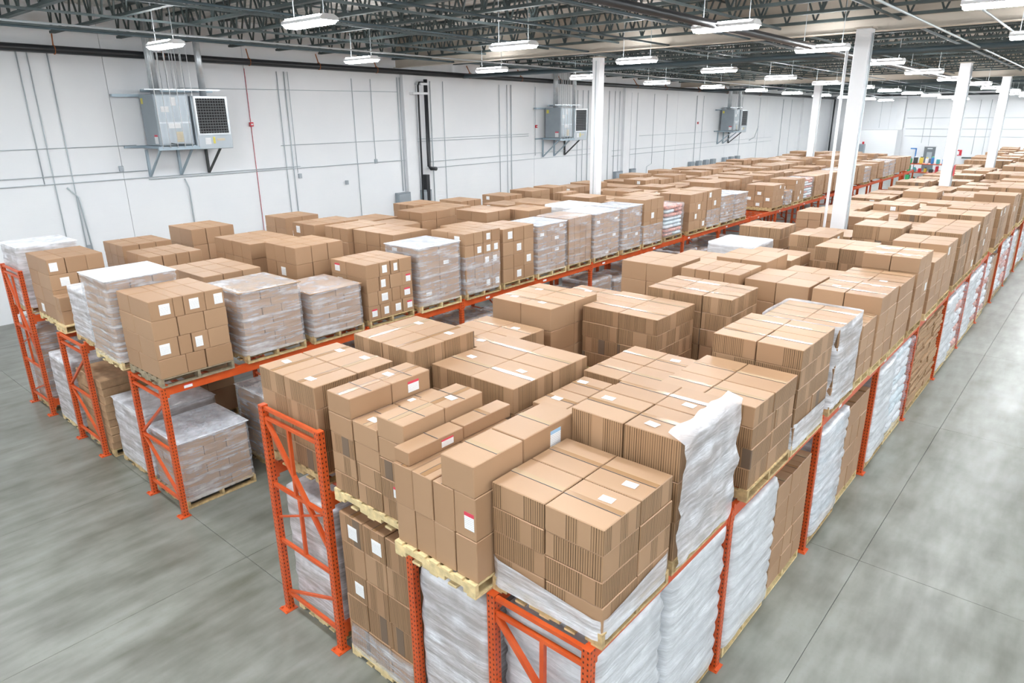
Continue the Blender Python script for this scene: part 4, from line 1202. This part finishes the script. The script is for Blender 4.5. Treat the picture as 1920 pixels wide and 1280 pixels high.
for (xa, xb, ya, yb, zt) in inner:
    used.append((xa, xb, ya, yb))
    carton_load(xa, xb, ya, yb, ZL, zt, R.choice((2, 3)), R.choice((2, 3)), 4, K_, 'brown carton load ' + INW[len(used) - 1], 'inner wall-side loads', brick=False, labels=0.08)

# ------------------------------------------------------------------ inner and far fill
def clash(xa, xb, ya, yb, boxes):
    return any(xa < b[1] + 0.02 and xb > b[0] - 0.02 and ya < b[3] + 0.03 and yb > b[2] - 0.03 for b in boxes)
used += [(-11.7, -10.6, 14.9, 16.0), (-14.02, -13.58, 20.2, 20.7), (-14.35, -13.85, 43.1, 43.7)]
rf = random.Random(23)
STUFF_Y = 27.0
def fill(cols, zs, y0, y1, pitch, lo, hi, kinds, names, group, boxes, gaps=0.04):
    for (xa, xb), row_name in zip(cols, names):
        k_ = 0
        y = y0 + rf.uniform(0, 0.4)
        while y < y1:
            L = pitch - rf.uniform(0.08, 0.2)
            dx = rf.uniform(-0.04, 0.04)
            zt = zs + rf.uniform(lo, hi)
            nx, ny = rf.choice(((2, 2), (2, 2), (3, 2), (2, 3)))
            kind = rf.choice(kinds)
            if not clash(xa + dx, xb + dx, y, y + L, boxes) and rf.random() > gaps:
                boxes.append((xa + dx, xb + dx, y, y + L))
                label = 'brown carton load, %s unwrapped one in the %s' % (NTH[min(k_, 19)], row_name); k_ += 1
                if y > STUFF_Y:
                    stack(xa + dx, xb + dx, y, y + L, zs + PH, zt, nx, ny, 4, kind, 'stuff', brick=False)
                else:
                    carton_load(xa + dx, xb + dx, y, y + L, zs, zt, nx, ny, 4, kind, label, group, pal=False, brick=False, labels=0.06)
                    pallet(xa + dx, xb + dx, y, y + L, zs, 'the ' + label.split(', ')[1].replace('one', 'load'), False, None, 'pallets of ' + group)
            y += pitch
fill(((-15.95, -14.95), (-14.75, -13.75), (-13.55, -12.5), (-12.0, -11.0)), ZL, 9.9, 48, 1.16, 0.72, 1.02, (K_,), ('row nearest the wall', 'second row from the wall', 'third row from the wall', 'fourth row from the wall'), 'inner wall-side loads', used)
used_r = [(-6.48, -5.46, 14.0, 15.1), (-5.5, -4.78, 17.95, 18.45), (-5.3, -4.8, 31.25, 31.75), (-5.3, -4.8, 42.5, 43.05)]
def exact(xa, xb, ya, yb, zt, kind, nx, ny, lab):
    used_r.append((xa, xb, ya, yb))
    carton_load(xa, xb, ya, yb, ZR, zt, nx, ny, 4, kind, lab, None, pal=True, brick=False, labels=0.05)
exact(-4.06, -3.16, 13.36, 14.42, 3.07, P_, 2, 2, 'ridged carton load beside the tall brown aisle-edge load')
exact(-6.42, -5.46, 15.46, 16.42, 2.98, P_, 4, 3, 'ridged carton load behind the white film-covered load')
exact(-5.0, -4.2, 14.69, 15.7, 3.02, P_, 2, 2, 'ridged carton load ahead of the thick column')
exact(-4.1, -3.16, 15.9, 16.85, 3.15, P_, 2, 2, 'dark ridged carton load beside the thick column')
fill(((-6.46, -5.48),), ZR, 16.6, 60, 1.2, 0.72, 1.0, (K_, P_, K_), ('row beside the narrow aisle',), 'loads along the inner rack edge', used_r)
fill(((-5.32, -4.3), (-4.15, -3.2)), ZR, 12.7, 62, 1.2, 0.75, 1.05, (K_, K_, P_), ('row beyond the single posts', 'second row from the wide aisle'), 'middle loads of the aisle rack', used_r)
for k, y in enumerate(YR[4:-1]):
    for s in (0, 1):
        ya = y + 0.12 + s * 1.24
        if ya < 13.6: continue
        zt = ZR + rf.uniform(1.05, 1.3)
        if ya > 32:
            stack(-3.1, -2.12, ya, ya + 1.05, ZR + PH, zt, 2, 2, 4, K_, 'stuff', brick=False)
        else:
            carton_load(-3.1, -2.12 + rf.uniform(-0.05, 0.02), ya, ya + rf.uniform(0.98, 1.12), ZR, zt, 2, rf.choice((2, 3)), 4, rf.choice((K_, K_, P_)), 'tall carton load on the wide aisle edge, %s past the fifth post' % NTH[2 * k + s], 'far loads on the aisle edge', False, brick=False, labels=0.1)
ya = 30.8
while ya < 45.0:       # far end of the wall-side rack edge
    if rf.random() < 0.65:
        stack(-10.25, -9.25, ya, ya + 1.02, ZL + PH, ZL + rf.uniform(0.85, 1.0), 2, 2, 4, K_, 'stuff', brick=False)
    else:
        wrapped_load(-10.2, -9.25, ya, ya + 1.0, ZL, ZL + rf.uniform(0.8, 0.95), 2, 2, 4, 'far film-wrapped load near the end of the wall-side rack', detailed=False, group='far wrapped loads')
    ya += 1.17
for kind, lab in ((K_, 'far brown cartons stacked along both racks'), (P_, 'far ridged cartons stacked along the aisle rack')):
    tag(stuff_boxes[kind].build('far_cartons', kind), lab, 'cartons', None, 'stuff')

# ------------------------------------------------------------------ floor level, aisle side
XA = -2.2
sack_load(-3.08, XA - 0.02, 3.46, 4.42, 0, 1.66, 8, 'smooth white wrapped sack load inside the corner end frame', 'film_white')
sack_load(-3.1, XA, 4.56, 5.58, 0, 1.72, 9, 'white sack load with brown-tinged edge beside the second post', 'film_white')
sack_load(-3.1, XA + 0.02, 5.82, 6.92, 0, 1.66, 9, 'white film-wrapped sack load with brown top behind the second post', 'film_white')
loose_load(-3.12, XA + 0.02, 7.02, 8.12, 0, 1.50, 3, 3, 5, K_, 'the floor-level carton load before the third post', 'shaded', tape='x', toplab=0, rough=0.2)
sack_load(-3.1, XA + 0.02, 8.42, 9.52, 0, 1.62, 10, 'wrapped white load on the floor just past the third post', 'film_heavy', ('sack', 'sack_blue'))
loose_load(-3.1, XA + 0.0, 9.72, 10.76, 0, 1.52, 2, 3, 4, K_, 'the floor-level carton load before the fourth post', 'shaded', tape='x', toplab=0, rough=0.2)
sack_load(-3.1, XA + 0.02, 11.1, 12.1, 0, 1.64, 10, 'smooth wrapped white load on the floor past the fourth post', 'film_white')
sack_load(-3.1, XA + 0.02, 12.2, 13.36, 0, 1.66, 9, 'lumpy bluish sack load on the floor before the fifth post', 'film_light', ('sack', 'sack', 'sack_blue'))
flat_load(-3.1, XA + 0.02, 13.75, 15.95, 0, 1.68, 26, 3, 'tall pile of flattened cardboard bundles on the aisle floor')
seq = ['w', 's', 'w', 's', 's', 'c', 's', 's', 'w', 'c', 's', 'w', 's', 'c', 'w', 's']
for k, y in enumerate(YR[5:13]):
    for s in (0, 1):
        ya = y + 0.12 + s * 1.25
        q = seq[(2 * k + s) % len(seq)]
        lab = {'w': 'smooth white wrapped load', 's': 'lumpy white sack load', 'c': 'brown carton load'}[q] + ' on the aisle floor, %s past the %s post' % (NTH[s], NTH[5 + k])
        if q == 'c': carton_load(-3.1, XA, ya, ya + 1.1, 0, 1.5, 2, 2, 4, K_, lab, 'far floor carton loads', brick=False)
        else: sack_load(-3.1, XA + 0.02, ya, ya + 1.12, 0, 1.62, 8, lab, 'film_white' if q == 'w' else 'film_light', ('sack', 'sack', 'sack', 'sack_print' if q == 's' else 'sack'), False, 'far floor ' + ('wrapped' if q == 'w' else 'sack') + ' loads')
# second floor-level line, glimpsed behind
for k, ya in enumerate((5.9, 7.1, 8.5, 9.7, 11.2, 12.4)):
    wrapped_load(-4.3, -3.3, ya, ya + 1.02, 0, 1.55 - 0.1 * (k % 3), 2, 2, 4, 'shadowed film-wrapped load behind the floor-level aisle loads', 'film', detailed=False, group='shadowed floor loads')

# floor level, near end of the aisle rack
wrapped_load(-6.32, -5.46, 3.42, 4.44, 0, 1.62, 2, 2, 5, 'film-wrapped load caged inside the tall braced end frame', 'film_heavy', detailed=True)
loose_load(-5.24, -4.2, 3.36, 4.4, 0, 1.76, 3, 2, 5, P_, 'the floor load between the two end frames', PA, tape='y', toplab=0, labels=0.15, rough=0.1, brick=False, lab_mats=('label',))
tag(film_shell(-5.24, -4.2, 3.36, 4.4, 0.1, 0.45, 'film', top=False, seed=31, rows=6), 'clear film round the foot of the floor load', 'film')
wrapped_load(-4.02, -3.2, 3.34, 4.4, 0, 1.68, 2, 2, 5, 'film-wrapped load beside the single orange post', 'film_heavy')

# floor level, wall-side rack
wrapped_load(-10.45, -9.42, 3.55, 4.62, 0, 1.06, 2, 3, 6, 'low film-wrapped load with pale top under the low end frame', 'film', 'film_heavy', wood='wood')
wrapped_load(-11.85, -10.58, 3.58, 4.7, 0, 1.15, 2, 3, 5, 'broad wrapped load with pale top behind the low end frame', 'film_heavy', 'film_heavy')
wrapped_load(-10.45, -9.4, 5.0, 6.05, 0, 1.28, 2, 3, 5, 'wrapped load with pale cover on the floor behind the low load', 'film', 'sheet')
flat_load(-13.15, -12.02, 3.5, 4.6, 0, 1.38, 9, 2, 'uneven pile of flat brown cartons behind the middle end frame')
wrapped_load(-14.55, -13.5, 3.5, 4.5, 0, 1.35, 2, 2, 4, 'film-wrapped load on the floor between the wall-side end frames', 'film_heavy')
wrapped_load(-15.92, -15.0, 3.5, 4.5, 0, 1.8, 2, 2, 7, 'film-wrapped load caged inside the tall wall-side end frame', 'film')
carton_load(-13.2, -12.1, 4.75, 5.8, 0, 1.55, 2, 2, 3, K_, 'dark carton load on the floor behind the flat carton pile', None, brick=False)
for k, (ya, yb) in enumerate([(a + 0.1 + q * (b - a) / 2, a - 0.02 + (q + 1) * (b - a) / 2 - 0.08 * q) for a, b in zip(YLs[1:8], YLs[2:9]) for q in (0, 1)]):
    wrapped_load(-10.26, -9.38, ya, yb, 0, 1.5 - 0.14 * (k % 2), 2, 2, 4, 'shadowed wrapped load on the floor under the long beam, %s along' % NTH[k], 'film', detailed=False, group='floor loads under the long beam')

# ------------------------------------------------------------------ far wall
d = empty('door_1', (-13.7, YB - 0.02, 0), kind='structure')
obj('door_leaf', chamfer_box(0.92, 0.06, 2.06, 0.008, 'door_grey', 'door_leaf'), d, (0, -0.03, 0))
MB().box(-0.53, -0.47, -0.08, 0, 0, 2.12).build('door_frame', 'white_paint', d)
MB().box(0.47, 0.53, -0.08, 0, 0, 2.12).build('door_frame', 'white_paint', d)
MB().box(-0.53, 0.53, -0.08, 0, 2.07, 2.14).build('door_frame', 'white_paint', d)
MB().box(-0.2, 0.22, -0.075, -0.06, 1.86, 1.96).build('closer', 'door_pale', d)
MB().box(-0.2, 0.22, -0.07, -0.06, 1.0, 1.6).build('window_pane', 'grey_pale', d)
tag(MB().box(-11.85, -11.15, YB - 0.05, YB - 0.03, 1.35, 1.85).box(-11.8, -11.2, YB - 0.052, YB - 0.05, 1.45, 1.53).build('wall_sign', 'red'), 'red and white notice on the far wall right of the door', 'sign')
tag(MB().box(-11.65, -11.35, YB - 0.06, YB - 0.05, 1.42, 1.74).build('sign_panel', 'white_paint'), 'white panel pinned over the red notice on the far wall', 'sign')
tag(MB().box(-5.05 + 0.222, -5.05 + 0.232, 31.35, 31.65, 3.0, 3.4).build('column_sign', 'red'), 'small red sign fixed to the distant white column', 'sign')
tag(MB().tube([(-22.55, YB - 0.25, 6.6), (-22.55, YB - 0.25, 1.0)], 0.07, 10).build('drain_riser', 'black', smooth=True), 'black drain pipe in the far corner of the hall', 'pipe')
tag(MB().tube([(XL + 0.25, 70.5, 6.6), (XL + 0.25, 70.5, 0.6)], 0.06, 10).build('drain_riser', 'black', smooth=True), 'black drain pipe on the long wall near the far corner', 'pipe')
tag(MB().tube([(-21.5, YB - 0.25, 7.0 - 0.35), (XR - 0.3, YB - 0.25, 7.0 - 0.62)], 0.08, 10).build('far_wall_main', 'black', smooth=True), 'black pipe running high across the far wall', 'pipe')
tag(MB().box(-20.6, -16.2, YB - 2.0, YB - 0.05, 0, 3.55).build('partition_room', 'wall'), 'white boxed-in office room against the far wall', 'office room')
m = empty('pump_cabinet', (-19.1, YB - 2.3, 0), 'grey control cabinet with red cap before the white office room', 'cabinet')
obj('body', chamfer_box(0.7, 0.5, 2.3, 0.02, 'grey_box', 'body'), m); obj('beacon', chamfer_box(0.16, 0.16, 0.22, 0.02, 'red', 'beacon'), m, (0.2, 0, 2.3))
for (px, z0, w, h, mt, lab) in ((-14.75, 1.0, 0.10, 0.95, 'blue', 'blue hand pump stand beside the grey door'), (-8.6, 1.25, 0.3, 0.45, 'blue', 'blue bottle shape on a far shelf'), (-8.1, 1.25, 0.2, 0.5, 'blue', 'slim blue canister on a far shelf')):
    t = empty('far_equipment', (px, YB - 0.4, 0), lab, 'equipment')
    obj('stand', chamfer_box(w * 0.5, w * 0.5, z0 + 0.02, 0.01, 'strut_dark', 'stand'), t); obj('body', chamfer_box(w, w, h, 0.02, mt, 'body'), t, (0, 0, z0))
    if w < 0.2: obj('arm', chamfer_box(0.5, 0.1, 0.1, 0.01, mt, 'arm'), t, (-0.22, 0, z0 + h - 0.1))
tag(MB().box(-11.0, -2.0, YB - 0.75, YB - 0.25, 1.15, 1.25).build('wall_shelf', 'joist'), 'long dark shelf along the far wall', 'shelf')
for k, (cx, z0, z1) in enumerate(((-18.3, 3.7, 6.4), (-16.2, 3.7, 6.3), (-14.5, 2.4, 6.2), (-13.9, 0.5, 6.2), (-10.4, 1.5, 6.1), (-9.6, 0.5, 6.1), (-6.2, 0.5, 6.1))):
    tag(MB().tube([(cx, YB - 0.06, z0), (cx, YB - 0.06, z1)], 0.016, 8).build('conduit', 'conduit', smooth=True), 'vertical steel conduit on the far wall', 'conduit', 'conduits on the far wall')
for z in (3.65, 4.6, 3.0):
    tag(MB().tube([(-16, YB - 0.06, z), (XR - 0.5, YB - 0.06, z)], 0.014, 8).build('conduit', 'conduit', smooth=True), 'horizontal steel conduit on the far wall', 'conduit', 'level conduits on the far wall')

# small orange goods stand at the end of the wall-side rack
s = empty('goods_stand', (-10.0, 54.0, 0), 'orange open stand crowded with colourful small goods before the far wall', 'stand')
for (px, py) in ((-1.3, -0.5), (1.3, -0.5), (-1.3, 0.5), (1.3, 0.5)): MB().box(px - 0.05, px + 0.05, py - 0.05, py + 0.05, 0, 2.1).build('post', 'orange', s)
for z in (0.3, 0.85, 1.4, 1.95): MB().box(-1.35, 1.35, -0.55, 0.55, z - 0.05, z).build('shelf', 'orange', s)
cols = ('red', 'blue', 'teal', 'green', 'yellow', 'sheet', 'flat', 'strut_dark', 'orange')
rg = random.Random(5)
for z in (0.85, 1.4, 1.95):
    for k in range(8):
        w, h = rg.uniform(0.14, 0.26), rg.uniform(0.15, 0.42)
        t = empty('goods_box', (-11.2 + k * 0.33, 54.0 - 0.3, z), 'small colourful packed item on the orange goods stand', 'item', 'items on the goods stand')
        c1 = rg.choice(cols)
        obj('body', chamfer_box(round(w, 2), 0.3, round(h, 2), 0.02, c1, 'body'), t); obj('cap', chamfer_box(round(w * 0.6, 2), 0.2, 0.06, 0.01, rg.choice(cols), 'cap'), t, (0, 0, round(h, 2)))
print('CARTON COUNTS', counts)
